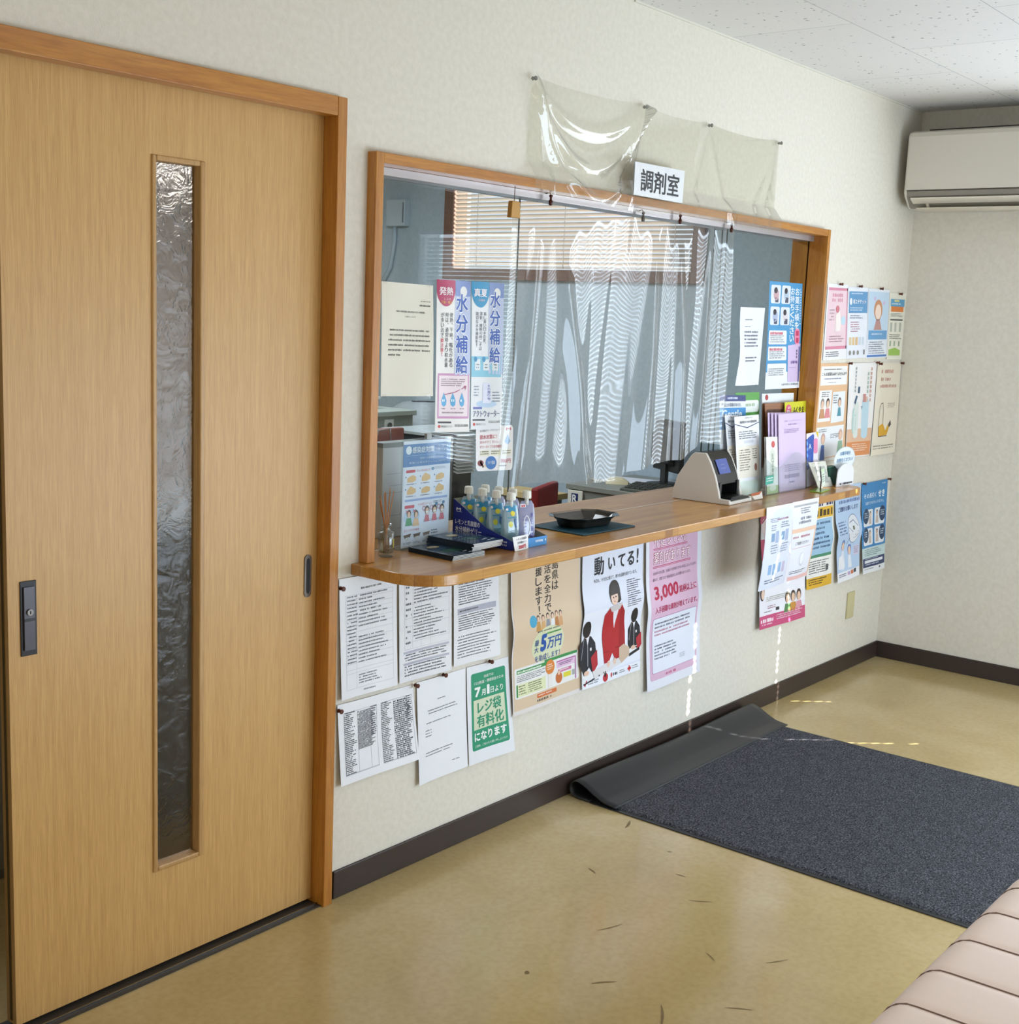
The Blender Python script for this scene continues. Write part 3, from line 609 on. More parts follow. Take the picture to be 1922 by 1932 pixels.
s.P([(.16, .90), (.44, .875), (.62, .868), (.66, .91), (.20, .955)], 'dddbdc', 5).P([(.62, .80), (.70, .785), (.80, .82), (.80, .875), (.66, .91), (.62, .87)], 'cbb39c', 6).P([(.02, .965), (.35, .925), (.35, .935), (.02, .975)], '24242a', 5).P([(.8, .865), (.98, .84), (.98, .86), (.8, .885)], '24242a', 5)
s.R(0, .94, 1, 1, 'e9ecf4', 3).S([(.03, .965), (.045, .98), (.07, .95)], .014, 'c02530', 4).L(.09, .957, .27, .985, 2, '5c5f6a', l=4).E(.38, .968, .045, .028, 'c0303a', 4).E(.375, .945, .018, .02, '3a2c28', 5)
s.R(.47, .955, .495, .975, 'c02530', 4).R(.476, .949, .489, .981, 'c02530', 4).L(.51, .955, .6, .98, 1, '33353c', l=4, fill=.8).L(.62, .955, .74, .98, 2, '5c5f6a', l=4)
s.R(.775, .957, .835, .973, 'c02530', 4).R(.795, .945, .815, .985, 'c02530', 4).L(.85, .952, .97, .98, 2, '5c5f6a', l=4)
s.done('first_aid_poster', 'pale blue poster showing three people in jackets practising chest compressions, under the counter', 'poster', 'large posters under the counter')
s = Sheet(*wq((1.424, .870), (1.806, .870), (1.856, .260), (1.483, .257)), paper='e3e4ec', curl=lambda u, v: fold(u, v, .52, .010), rough=.45, n=(12, 44))
s.RR(.055, 0, .93, .945, 'dbb6cd', .03)
s.TO('不足している', .13, .075, .72, .155, 'f8f2f6', 'ae2853', .0, .04).R(.12, .163, .74, .167, 'b8355f', 2).R(.12, .171, .74, .174, 'b8355f', 2)
s.TO('薬剤があります', .12, .185, .80, .255, 'f8f2f6', 'ae2853', .0, .04).R(.11, .267, .80, .271, 'b8355f', 2).R(.11, .275, .80, .278, 'b8355f', 2)
s.T('2020年12月以降、お薬が十分供給できない状況になっています。', .11, .298, .91, .317, '5a4a58').T('重ねて、新型コロナ感染症拡大による影響も出ています。', .11, .335, .80, .354, '5a4a58')
s.T('3,000', .12, .385, .56, .475, 'bb1f4a', .035).T('銘柄以上に', .575, .415, .90, .46, 'bb2a52', .02).T('入手困難な薬剤が増えています。', .12, .505, .90, .543, 'b8355f', .02)
s.RR(.09, .572, .905, .905, 'b87fa8', .02, 2).RR(.095, .575, .90, .902, 'e4e8f2', .02, 3)
s.L(.13, .60, .80, .645, 2, '5c6070', l=4, short=.1).L(.13, .648, .80, .69, 2, 'b8708c', l=4, short=.2).L(.13, .735, .62, .83, 5, '5c6070', l=4, short=.3).L(.6, .835, .72, .865, 3, '9a9dac', l=4)
s.L(.33, .918, .58, .938, 1, 'c05a80', l=2, fill=.8)
s.done('drug_shortage_poster', 'pink poster with red outlined writing and the figure 3,000, right of the first-aid poster', 'poster', 'large posters under the counter')
# ================================================================== POSTERS RIGHT OF THE HATCH
def soft(a, b=0): return lambda u, v: a * v * v + b * gs(v - .5, .1) + .002 + .002 * math.sin(6 * u + 4 * v)
s = Sheet(*wq((2.262, .868), (2.655, .868), (2.688, .336), (2.285, .346)), paper='ecebf2', curl=soft(.02, .01), rough=.45)
s.E(.1, .15, .12, .06, 'd8577c', 1).S([(.02, .17), (.12, .12), (.2, .2)], .02, 'b8355f').R(.0, .3, .4, .46, 'c8456c', 1).E(.1, .2, .1, .07, 'f2e6ea', 2).E(.12, .28, .05, .05, 'f2e6ea', 3)
s.E(.08, .5, .05, .02, '4a6a8a', 2).E(.06, .58, .05, .03, '5f7fb0', 2).E(.06, .72, .05, .06, '3a2c28', 2).E(.07, .73, .035, .04, 'e8cbb8', 3)
s.L(.15, .76, .8, .80, 3, '9aa08c', short=.4).L(.18, .83, .36, .86, 2, 'a06a7a').R(.35, .855, .42, .88, '33343a', 2).L(.1, .87, .3, .885, 1, '55585f')
for u, bb in ((.60, '5f8a58'), (.72, 'c89040'), (.85, 'd89aa8')): person(s, u, .80, .055, '3a2622', bb, long=1.2)
s.R(0, .90, 1, 1, 'c9507c', 2).L(.03, .925, .30, .958, 1, 'f4e4ea', l=3, fill=.9, short=0).L(.36, .915, .95, .96, 3, 'f0dbe4', l=3, short=.15).L(.05, .965, .3, .985, 1, 'f0dbe4', l=3)
s.done('donation_poster', 'pink-footed poster with three drawn faces, partly hidden behind two hanging sheets', 'poster', 'posters under the right counter end')
s = Sheet(*wq((2.668, .868), (2.915, .868), (2.935, .445), (2.694, .448)), paper='e9e7e2', curl=soft(.015, .01), rough=.45)
s.R(0, 0, 1, .12, 'ece9e2', 1).L(.25, .115, .98, .17, 1, '2a3560', fill=.95, short=0).R(0, .18, 1, .29, 'e3b53a', 1).L(.2, .195, .97, .275, 1, '4a3a18', fill=.95, short=0).R(0, .30, .96, .66, '9cc0dc', 1)
s.L(.15, .33, .9, .62, 6, '3d5a80', short=.4).R(0, .66, .96, .69, '4a8a68', 2).L(.1, .72, .9, .86, 6, '6a6c70', short=.3).R(.75, .78, .85, .84, '4a4c50', 2).R(0, .89, 1, 1, 'd9aa2c', 2).L(.08, .905, .8, .975, 3, '3c3420', l=3)
s.done('notice_poster', 'yellow-banded blue poster behind the two hanging sheets, with a yellow foot strip', 'poster', 'posters under the right counter end')
s = Sheet(*wq((2.925, .868), (3.199, .868), (3.219, .446), (2.996, .435)), paper='e8e9ee', curl=soft(.02, .012), rough=.4)
s.R(.0, 0, 1, .90, 'b5cbe6', 1).L(.08, .148, .95, .188, 1, '5a74a8', fill=.9, short=0).T('ご理解をお願いします', .10, .215, .90, .27, '3f4f80', .02).L(.08, .37, .42, .52, 5, '54688c', short=.2)
s.E(.68, .47, .22, .155, '5b6f98', 2).E(.68, .47, .21, .148, 'dde0e6', 3).S([(.5, .45), (.62, .50), (.68, .57)], .012, '4a5a80', 4).S([(.55, .4), (.7, .38), (.84, .45)], .012, '4a5a80', 4).S([(.72, .54), (.84, .50)], .01, '4a5a80', 4).S([(.72, .57), (.84, .53)], .01, '4a5a80', 4).R(.64, .44, .7, .48, '6a6a50', 5)
s.S([(.5, .56), (.42, .62)], .01, '5b6f98', 3); person(s, .28, .62, .07, '5b79ad', 'd8dce6', w=1.1, long=1.9); person(s, .55, .68, .07, '4f76b4', 'dfe2ea', w=1.1, long=1.9)
s.P([(.05, .86), (.1, .74), (.25, .72), (.35, .84), (.3, .88)], 'e4e6ec', 3).R(.72, .66, .95, .76, 'd4c9de', 2).L(.73, .67, .94, .75, 4, '8a8fb0', l=3).L(.08, .92, .4, .96, 2, '3f4f80').R(.45, .915, .55, .95, 'b9a0c8', 2).R(.58, .91, .68, .95, 'd0714a', 2).R(.70, .905, .82, .945, '4d4a55', 2)
s.done('light_blue_poster', 'light blue poster with a large drawn hand bubble, second from the corner below the counter', 'poster', 'posters under the right counter end')
s = Sheet(*wq((3.203, .862), (3.500, .862), (3.504, .440), (3.262, .440)), paper='e6e8ea', curl=soft(.02, .0), rough=.4)
s.R(0, 0, 1, .72, '3b84bd', 1).T('その長引く', .08, .12, .58, .175, 'e8f0f6', .02).T('せき', .66, .105, .90, .185, 'e8f0f6', .04).T('治療できるかもしれません', .14, .21, .88, .245, 'dce8f2', .01).L(.8, .03, .95, .05, 1, 'c8dcea')
for u, v, w in ((.08, .30, 0), (.54, .30, 1), (.08, .51, 0), (.54, .51, 1)):
    s.RR(u, v, u + .39, v + .185, 'e3e6ea', .04, 2); e = u + (.30 if w else .1); s.E(e, v + .07, .12, .085, '23405f', 3).L(e - .07, v + .03, e + .08, v + .10, 3, 'd6e2ec', l=4); q = u + (.1 if w else .28); person(s, q, v + .05, .035, '3a4048', 'c9b7ad', l=3, long=2.4)
s.R(0, .72, 1, .84, 'c4d8d6', 1).L(.12, .74, .85, .82, 4, '6a7f80', short=.3).R(.02, .835, .98, .935, '2c3b63', 2).R(.1, .86, .88, .89, 'e2e4ea', 3).L(.12, .84, .85, .855, 1, 'c9d0e0', l=3).L(.12, .9, .8, .925, 1, 'c9d0e0', l=3).L(.05, .95, .5, .97, 1, '7c8086').E(.74, .96, .03, .012, '26313f')
s.done('cough_poster', 'blue poster with four white picture boxes, nearest the room corner below the counter', 'poster', 'posters under the right counter end')
# two sheets taped to the counter's front edge
yA, yB = front(1.98) - .004, front(2.2) - .004
def flap(u, v): return .004 - .03 * v * v + .010 * math.sin(3 * u + 1) * v
s = Sheet((1.874, yA, .905), (2.083, yA, .905), (2.128, yA, .589), (1.893, yA, .592), paper='dfe4f2', curl=flap, rough=.3, coat=.2)
s.E(.6, .1, .35, .07, 'd6def0', 1).L(.15, .14, .5, .2, 3, '8d97ad', short=.2).L(.4, .15, .85, .178, 1, 'a5748c', fill=.8).L(.2, .22, .4, .30, 3, '8d97ad').L(.55, .2, .9, .28, 3, '8d97ad')
for u in (.22, .60): s.R(u, .32, u + .12, .42, '7d9cc0', 1).R(u + .15, .30, u + .27, .44, 'a9b8d6', 1).L(u, .46, u + .3, .58, 4, '9aa3b8').R(u, .70, u + .11, .82, '8fb4dc', 1).R(u + .16, .70, u + .27, .83, '8fb4dc' if u < .5 else 'c3b8d2', 1)
s.L(.15, .88, .9, .94, 2, '6c7690', short=.3)
s.done('hanging_sheet', 'white sheet of faint blue diagrams taped to the counter edge, left of the two hanging', 'notice', 'sheets taped to the counter edge')
s = Sheet((2.088, yB, .905), (2.309, yB, .905), (2.331, yB, .588), (2.130, yB, .594), paper='e4e6f0', curl=flap, rough=.3, coat=.2)
s.R(.05, .045, .95, .07, 'a6a8aa', 1).L(.3, .09, .7, .17, 3, '7b7d86', short=.2).L(.25, .2, .75, .3, 2, '8a8c96', short=.05, fill=.7).R(0, .34, 1, .39, 'e8c3a8', 1).R(.94, .34, 1, .95, 'e8c3a8', 1)
s.L(.05, .43, .85, .47, 1, 'c98e98', fill=.7).T('ご相談ください', .15, .505, .72, .545, '70727c', .01).R(.03, .58, .85, .585, 'd8a0a8', 2).E(.5, .74, .12, .09, 'd0d2dc', 1).E(.5, .73, .10, .075, 'eceef4', 2).L(.05, .87, .8, .92, 2, '55585f').R(0, .94, 1, .99, 'e6b8b4', 1)
s.done('hanging_sheet', 'white sheet with peach borders taped to the counter edge, right of the two hanging', 'notice', 'sheets taped to the counter edge')

# leaflets in a row beside the window frame
grp = 'laminated leaflets right of the hatch'
s = Sheet(*wq((2.705, 1.728), (2.899, 1.731), (2.938, 1.421), (2.712, 1.414)), paper='ecebee', rough=.25, coat=.3)
s.R(.06, .05, .98, .86, 'eaccd4', 1).R(.06, .05, .98, .085, 'd98aa2', 2).R(.06, .82, .98, .86, 'd98aa2', 2).R(.94, .05, .98, .86, 'd98aa2', 2).L(.25, .12, .8, .25, 2, 'dc9aac', l=3, fill=.75).P([(.45, .4), (.62, .34), (.72, .5), (.68, .62), (.45, .62)], 'f1e6e2', 3).E(.52, .33, .08, .05, 'cf7a86', 4).E(.8, .48, .1, .06, 'bcd6e6', 3).L(.15, .33, .4, .5, 4, 'b9a0a8', l=3).L(.2, .68, .85, .78, 3, 'b08a96', l=3).L(.1, .89, .8, .97, 3, '6c7078')
s.done('leaflet', 'pink framed leaflet, leftmost of the four pinned right of the hatch', 'leaflet', grp)
s = Sheet(*wq((2.903, 1.722), (3.108, 1.727), (3.140, 1.425), (2.940, 1.421)), paper='e6e9f2', rough=.25, coat=.3)
s.R(.05, .06, .97, .36, '5a95c4', 1).E(.14, .2, .06, .05, 'e8eff5', 2).T('咳エチケット', .24, .165, .88, .235, 'f0f5f8', .03).L(.15, .08, .8, .11, 1, 'd6e6f2').L(.1, .28, .8, .34, 2, 'd6e6f2').L(.1, .39, .75, .45, 2, '8a93a8').L(.15, .48, .7, .64, 5, 'c08a98', short=.4)
for i, c in enumerate(('d8c49a', 'e0bf90', 'd8b58a', 'c9d3e0', 'c9d3e0')): s.R(.1 + .16 * i, .70, .22 + .16 * i, .81, c, 1)
for i in range(3): s.E(.16 + .2 * i, .92, .06, .035, '8f8c88', 2)
s.R(.84, .88, .92, .95, '77797c', 2)
s.done('leaflet', 'white leaflet with a blue cough etiquette heading, second of the four right of the hatch', 'leaflet', grp)
s = Sheet(*wq((3.112, 1.724), (3.337, 1.726), (3.366, 1.427), (3.141, 1.422)), paper='e4e8f0', rough=.25, coat=.3)
s.R(.03, .04, .97, .60, 'bfd6ea', 1).E(.48, .30, .2, .15, 'c98f68', 2).E(.48, .33, .14, .11, 'f0d6c6', 3).P([(.42, .42), (.56, .42), (.68, .59), (.3, .59)], 'b98a86', 2).E(.3, .14, .05, .03, 'cfb8dc', 2).E(.75, .2, .05, .03, 'cfb8dc', 2).R(.06, .60, .95, .73, '5f9ccc', 2).L(.2, .64, .8, .68, 1, 'd9e8f3', l=3).L(.1, .76, .9, .95, 6, '8c95a8').R(.03, .955, .97, .985, '4f7fc0', 2)
s.done('leaflet', 'light blue leaflet with a plain portrait drawing, third of the four right of the hatch', 'leaflet', grp)
s = Sheet(*wq((3.342, 1.714), (3.527, 1.716), (3.537, 1.417), (3.368, 1.417)), paper='e8e4d4', rough=.5)
s.R(.08, .09, .95, .20, '5fa0c4', 1).R(.3, .10, .6, .13, 'dccf8a', 2).L(.15, .15, .85, .19, 1, 'e8f0f4').R(.12, .20, .9, .28, 'd9803c', 1).L(.12, .30, .9, .36, 3, '8a8a80').R(.1, .39, .9, .41, '4a4c48', 1)
for u in (.18, .45, .75): s.R(u - .06, .44, u + .07, .58, 'b5b8ac', 1).R(u - .05, .72, u + .05, .8, '9fae94', 1)
s.L(.1, .62, .9, .70, 3, '8a8a80').P([(.1, .94), (.1, .85), (.5, .82), (.85, .86), (.85, .94)], '9cc05a', 2)
s.done('leaflet', 'narrow cream leaflet with an orange bar, nearest the room corner', 'leaflet', grp)
grp = 'posters between the hatch and the corner'
s = Sheet(*wq((2.69, 1.402), (2.966, 1.403), (3.002, .99), (2.700, .985)), paper='e0b78f', rough=.5)
s.R(.05, .03, .96, .22, 'ecebe8', 1).L(.15, .055, .85, .075, 1, '4a4a4a').T('こんな症状はありませんか？', .08, .09, .94, .125, '2c2c2c', .02).L(.15, .15, .85, .17, 1, '5a6a9a').L(.3, .19, .6, .2, 1, '8a8a8a')
s.P([(.05, .27), (.46, .27), (.44, .585), (.03, .585)], 'eae8e6', 1).P([(.5, .29), (.93, .29), (.91, .60), (.47, .61)], 'e6e9ec', 1).P([(.03, .64), (.93, .64), (.90, .95), (.0, .96)], 'e6e7ea', 1)
s.L(.12, .285, .4, .345, 3, '55555a').L(.52, .32, .68, .42, 4, '55555a').L(.1, .66, .4, .70, 2, '55555a').L(.48, .72, .8, .77, 3, '55555a')
person(s, .16, .40, .06, '8f8580', 'c49068', long=1.6); person(s, .34, .40, .06, '3a2c2a', 'd8898e', long=1.6); person(s, .74, .40, .06, '7c6c68', '4f8fa0', w=1.1, long=1.5); person(s, .25, .76, .07, 'c9a59a', '4a68a8', w=1.1, long=2.2); person(s, .82, .74, .07, 'cfa898', '8aa88f', w=1.6, long=2.8)
s.R(.02, .965, .9, .995, 'ecebe8', 1)
s.done('symptom_poster', 'peach poster with white cards of drawn people, right beside the hatch frame', 'poster', grp)
s = Sheet(*wq((2.969, 1.401), (3.262, 1.404), (3.258, .989), (3.000, .993)), paper='eae6e4', rough=.45, curl=soft(.004))
s.R(.02, .70, .98, .84, 'dcb596', 1).R(.02, .84, .98, .99, 'd98d56', 1).LV(.22, .04, .27, .30, '9fa3a8').LV(.80, .05, .86, .42, 'c9a294').LV(.70, .1, .76, .35, 'a9bcae')
for u, v0, v1, r, c in ((.35, .46, .79, .09, 'd6dcd6'), (.28, .52, .74, .08, 'b5cec9'), (.68, .42, .80, .12, 'b9d2de')): s.E(u, v0, r, .05, c, 2).R(u - r, v0, u + r, v1 - .03, c, 2).E(u, v1 - .03, r, .04, c, 2)
s.R(.36, .25, .44, .32, '44617a', 3).P([(.24, .42), (.3, .34), (.37, .35), (.3, .44)], '44617a', 3).R(.58, .33, .68, .42, 'c08a84', 3).R(.68, .36, .74, .42, 'd8b09c', 3).P([(.52, .46), (.58, .46), (.55, .5)], '7d93a8', 4).L(.25, .86, .9, .95, 4, 'f1d6c2', short=.3)
s.done('bottle_poster', 'poster of pale upright plastic bottles over an orange band, right of the peach poster', 'poster', grp)
s = Sheet(*wq((3.268, 1.404), (3.537, 1.402), (3.540, .985), (3.265, .984)), paper='e6dcc9', rough=.5, curl=soft(.006))
s.L(.18, .075, .70, .118, 1, 'c89888', fill=.9, short=0).L(.18, .16, .62, .20, 1, 'c89888', fill=.9, short=0).L(.18, .235, .85, .275, 1, 'c89888', fill=.9, short=0).L(.55, .44, .9, .5, 3, 'b5ab9c').L(.08, .895, .9, .95, 2, '9a9488', short=.1)
s.S([(.24, .68), (.24, .50), (.30, .44), (.37, .44), (.41, .52), (.42, .66)], .014, '6a5a4c').P([(.24, .69), (.42, .66), (.52, .74), (.62, .68), (.66, .71), (.58, .79), (.26, .80)], 'd9a431', 2).P([(.62, .68), (.70, .63), (.73, .68), (.66, .71)], '4a4440', 3).S([(.24, .69), (.26, .80), (.58, .80)], .012, '5a4a3c', 3)
s.done('drawing_poster', 'cream poster with a line drawing in mustard trousers, nearest the room corner', 'poster', grp)
# papers on the hatch glass
grp = 'papers taped to the hatch glass'
def onglass(TL, TR, BR, BL, y): return wq(TL, TR, BR, BL, y)
def tape(s, pts):
    for u, v in pts: s.R(u - .04, v - .018, u + .04, v + .018, M_LAMI, 3)
s = Sheet(*onglass((.214, 1.625), (.415, 1.622), (.425, 1.318), (.219, 1.323), .084), paper='dcd8c8', rough=.5, curl=soft(.004))
s.L(.76, .145, .95, .16, 1, '55534c').L(.74, .178, .94, .198, 1, '55534c', fill=.8, short=0).T('「個別の調剤報酬の算定項目の分かる明細書」', .27, .24, .84, .258, '4a4842', .006).T('の発行について', .45, .285, .66, .30, '55534c')
s.L(.13, .405, .95, .625, 5, '66645c', short=.06, fill=.36).L(.13, .625, .4, .67, 1, '4a4842', fill=.36)
tape(s, ((.06, .0), (.92, .0), (.06, 1.0), (.9, 1.0)))
s.done('statement_notice', 'cream typed letter taped at the left of the hatch glass', 'notice', grp)
def water(s, c1, badge, sub):
    s.R(.55, .0, 1, .62, 'bcc6e2', 1).R(.55, 0, 1, .1, '7f93c6', 2).E(.8, .07, .1, .035, 'e8e8e6', 3).P([(.0, .0), (.54, .0)] + [(.27 + .275 * math.cos(a * PI / 16), .06 + .112 * math.sin(a * PI / 16)) for a in range(17)], c1, 2)
    s.T(badge, .06, .045, .47, .10, 'f2e8ea', .02, 4).T(sub, .2, .115, .4, .13, 'e8c8c0', .0, 4)
s = Sheet(*onglass((.429, 1.640), (.572, 1.640), (.583, 1.211), (.436, 1.217), .084), paper='e4e1dc', rough=.4, curl=soft(.006))
water(s, 'b02e5c', '発熱', 'による')
s.T('下痢・嘔吐', .1, .135, .46, .155, 'e8b05a', .01, 4)
for i, ch in enumerate('水分補給'): s.TO(ch, .58 + .0 * i, .085 + .135 * i, .92, .205 + .135 * i, '3f62b4', 'eef0f4', .03, .05)
s.TV('発熱、下痢、嘔吐がある', .40, .21, .50, .57, '44444a', .005, 3, .1).TV('時は、通常時より脱水量', .26, .21, .36, .57, '44444a', .005, 3, .1).TV('が多いので', .12, .21, .22, .38, '44444a', .005, 3, .1).TV('要注意！', .12, .38, .22, .50, 'c23c4c', .02, 3, .1)
s.R(.06, .61, .97, .91, 'c58fb4', 1).R(.10, .625, .93, .895, 'e6d6da', 2).L(.16, .645, .85, .70, 4, '8a6f7c', l=3)
for u in (.25, .50, .75): s.P([(u, .735), (u + .075, .79), (u + .06, .82), (u, .832), (u - .06, .82), (u - .075, .79)], '57a3d0', 3).L(u - .05, .78, u + .05, .80, 1, 'dcebf5', l=4, fill=.9).L(u - .06, .84, u + .06, .855, 1, '7a6a70', l=3)
s.S([(.28, .75), (.55, .735), (.84, .70)], .018, 'a85a78', 3).P([(.80, .69), (.88, .69), (.85, .72)], 'a85a78', 4).L(.2, .865, .85, .885, 1, '8a7a80', l=3)
s.R(.08, .93, .45, .942, '26262a', 2).E(.12, .963, .04, .01, 'c8483c', 2).T('株式会社クリニコ', .18, .955, .46, .97, '33343a', .01).T('0120-52-0050', .55, .948, .95, .965, '33343a', .01)
tape(s, ((.1, 0), (.95, 0)))
s.done('hydration_poster', 'narrow poster with a crimson badge and big blue vertical characters on the hatch glass', 'poster', grp)
s = Sheet(*onglass((.576, 1.641), (.722, 1.641), (.728, 1.213), (.590, 1.217), .084), paper='e2e4e6', rough=.4, curl=soft(.006))
water(s, '2f8fbc', '真夏', 'の熱中')
for i, ch in enumerate('水分補給'): s.TO(ch, .58, .06 + .125 * i, .90, .17 + .125 * i, '3f62b4', 'eef0f4', .03, .05)
s.TV('蒸し暑い日本の夏。', .38, .20, .47, .43, '44444a', .0, 3, .1).TV('運動、睡眠の時こそは', .25, .20, .34, .46, '44444a', .0, 3, .1).TV('適切な水分補給を！', .12, .20, .21, .44, '44444a', .0, 3, .1)
s.R(0, .50, .95, .64, '86c2d8', 1)
for u in (.2, .48, .75): s.R(u - .08, .52, u + .1, .595, 'e2e8ec', 2).E(u - .06, .52, .05, .018, '3c8fc0', 3).L(u - .03, .55, u + .07, .59, 2, '4a5560', l=3)
s.P([(.4, .68), (.62, .68), (.64, .82), (.38, .82)], 'dfe3f4', 2).TV('水の贈り物', .53, .69, .61, .80, '5a6ab0', 0, 3).E(.5, .825, .32, .025, 'b9cfe6', 1).L(.1, .70, .3, .78, 4, '9aa0b8').L(.68, .74, .95, .82, 4, '8a92a8').R(.08, .845, .36, .86, '6a72b8', 2)
s.T('アクトウォーター', .08, .868, .92, .915, '4a4f78', .01).R(.06, .93, .45, .94, '3a3a3e', 2).E(.11, .965, .04, .01, 'c8483c', 2).T('株式会社クリニコ', .18, .957, .45, .972, '44454a').T('0120-52-0050', .55, .94, .95, .957, '44454a')
tape(s, ((.1, 0), (.9, 0)))
s.done('hydration_poster', 'narrow poster with a blue badge and big blue vertical characters, beside the vinyl curtain', 'poster', grp)
s = Sheet(*onglass((.618, 1.222), (.792, 1.222), (.797, 1.084), (.626, 1.092), .082), paper=M_PAPER, rough=.35, back=False)
s.RR(0, 0, 1, 1, 'e9e6e6', .07, 0).T('水分補給ゼリー アクトウォーター', .1, .06, .68, .12, '6a6c74').T('脱水対策に！', .1, .18, .55, .28, 'c85a68', .02).T('飲みやすく おいしい', .1, .31, .66, .38, 'c87a80').T('ゼリータイプで水分補給！！', .1, .42, .74, .49, 'c8606c', .005)
for i, c in enumerate(('e9e4cc', 'e9e4cc', 'e9e4cc')): s.R(.1 + .3 * i, .53, .36 + .3 * i, .66, c, 1).L(.11 + .3 * i, .55, .35 + .3 * i, .65, 2, '5a5c60', short=.1)
s.P([(.85, .2), (.93, .36), (.85, .43), (.77, .36)], '8fb6de', 2).T('M', .8, .05, .94, .11, 'd0606a', .04).E(.12, .82, .08, .07, '7a2c2c', 2).S([(.12, .8), (.18, .9), (.26, .88)], .04, 'd8c2b0', 2).E(.40, .82, .15, .15, '2f6fb8', 2).T('ライチ風味', .30, .77, .5, .86, 'dce8f4', .01).T('700円', .66, .74, .94, .84, 'c85a68', .02).L(.6, .88, .9, .93, 1, '6a6c74')
s.done('drink_card', 'round-cornered white product card at the foot of the hatch glass, beside the curtain edge', 'card', grp)
s = Sheet(*onglass((2.072, 1.613), (2.276, 1.615), (2.265, 1.319), (2.068, 1.319), .046), paper='e4e6ee', rough=.5, curl=lambda u, v: .004 + .012 * gs(v - .6, .3) * (1 - u) + .006 * math.sin(5 * u))
s.L(.16, .15, .45, .175, 1, '7d828e').L(.16, .24, .42, .26, 1, '7d828e').L(.14, .30, .85, .44, 3, '7d828e', short=.2).L(.14, .44, .9, .52, 2, '7d828e', short=.5).L(.2, .63, .85, .71, 2, '7d828e', short=.3)
tape(s, ((.9, 1.0),))
s.done('guidance_notice', 'white curling letter taped to the right hatch pane', 'notice', grp)
s = Sheet(*onglass((2.290, 1.718), (2.571, 1.720), (2.596, 1.302), (2.303, 1.300), .046), paper='e4e8ee', rough=.4, curl=soft(.008))
s.R(0, 0, 1, .84, '4796c8', 1)
for u, v, c in ((.05, .03, 'c9a3a8'), (.37, .03, 'b7c8d8'), (.05, .23, 'a9b4d0'), (.37, .23, 'd8d2d8')): s.RR(u, v, u + .28, v + .17, 'd9dfe6', .03, 2).E(u + .15, v + .09, .08, .05, c, 3).R(u + .12, v + .11, u + .22, v + .16, '4a4c60', 3).E(u + .13, v + .05, .05, .028, '33303a', 4)
s.TV('お薬手帳を', .80, .04, .92, .44, 'eef3f7', .02).TV('お持ちください', .66, .04, .78, .56, 'eef3f7', .02)
s.L(.94, .05, .98, .4, 14, 'd6e6f2', short=0)
for v in (.45, .60, .76): s.RR(.04, v, .58, v + .13, 'e6e9ee', .02, 2).L(.08, v + .045, .54, v + .12, 4, '70747e', l=3)
s.L(.08, .463, .5, .492, 1, 'c8485c', fill=.9, l=3).L(.08, .613, .5, .642, 1, 'c8485c', fill=.9, l=3)
s.RR(.80, .43, .95, .58, 'e88aa8', .06, 4).LV(.83, .45, .92, .565, 'c23a60', 6)
s.P([(.62, .59), (.98, .57), (.98, .94), (.62, .94)], 'd0bcdc', 3).R(.93, .6, .97, .94, '5b5f96', 4).T('お薬手帳', .70, .735, .90, .765, '6a4a98', .02, 5).LV(.85, .63, .89, .71, '6a5a80', 5).R(.66, .80, .86, .804, '9a86b0', 5)
s.T('公益社団法人 日本薬剤師会', .45, .95, .95, .97, '44464c', .01)
s.done('medicine_notebook_poster', 'blue poster with white vertical characters on the right hatch pane', 'poster', grp)
# ================================================================== ON THE COUNTER, LEFT
Z = ZC + .0005
t = thing('reed_diffuser', 'clear glass reed diffuser with wooden sticks at the left end of the counter', 'diffuser', (.185, .012, Z))
b = MB(); b.lathe([(.020, 0), (.0215, .003), (.0215, .062), (.019, .066), (.0125, .067), (.010, .072), (.0095, .080), (.016, .087), (.0145, .087), (.008, .080), (.0085, .071), (.0178, .064), (.0195, .061), (.0195, .012), (.018, .010)], (0, 0, 0), M_BOTTLE, 28)
b.build('bottle', t)
MB().lathe([(.0005, .0101), (.0188, .0102), (.0188, .016), (.0005, .0161)], (0, 0, 0), film('diffuser_oil', 'f0ead8', .05, .0, .6), 24).build('oil', t)
s = Sheet((.004, -.0222, .047), (.0165, -.0138, .047), (.0165, -.0138, .024), (.004, -.0222, .024), paper='d9c72e', rough=.5, n=(1, 1)); s.R(.15, .2, .85, .3, 'a08a20').R(.15, .6, .85, .66, 'f0e8b0').done('product_label', '', parent=t)
for i, (dx, dy, dz) in enumerate(((-.024, .004, .165), (-.017, -.006, .172), (-.003, .004, .172), (.004, -.006, .175), (.014, .004, .182), (.024, .0, .174), (-.02, .008, .15))):
    MB().tube([(-dx * .35, -dy * .5, .013), (dx, dy, dz)], .0013, mat('b0733c', .7), 6).build('reed', t)
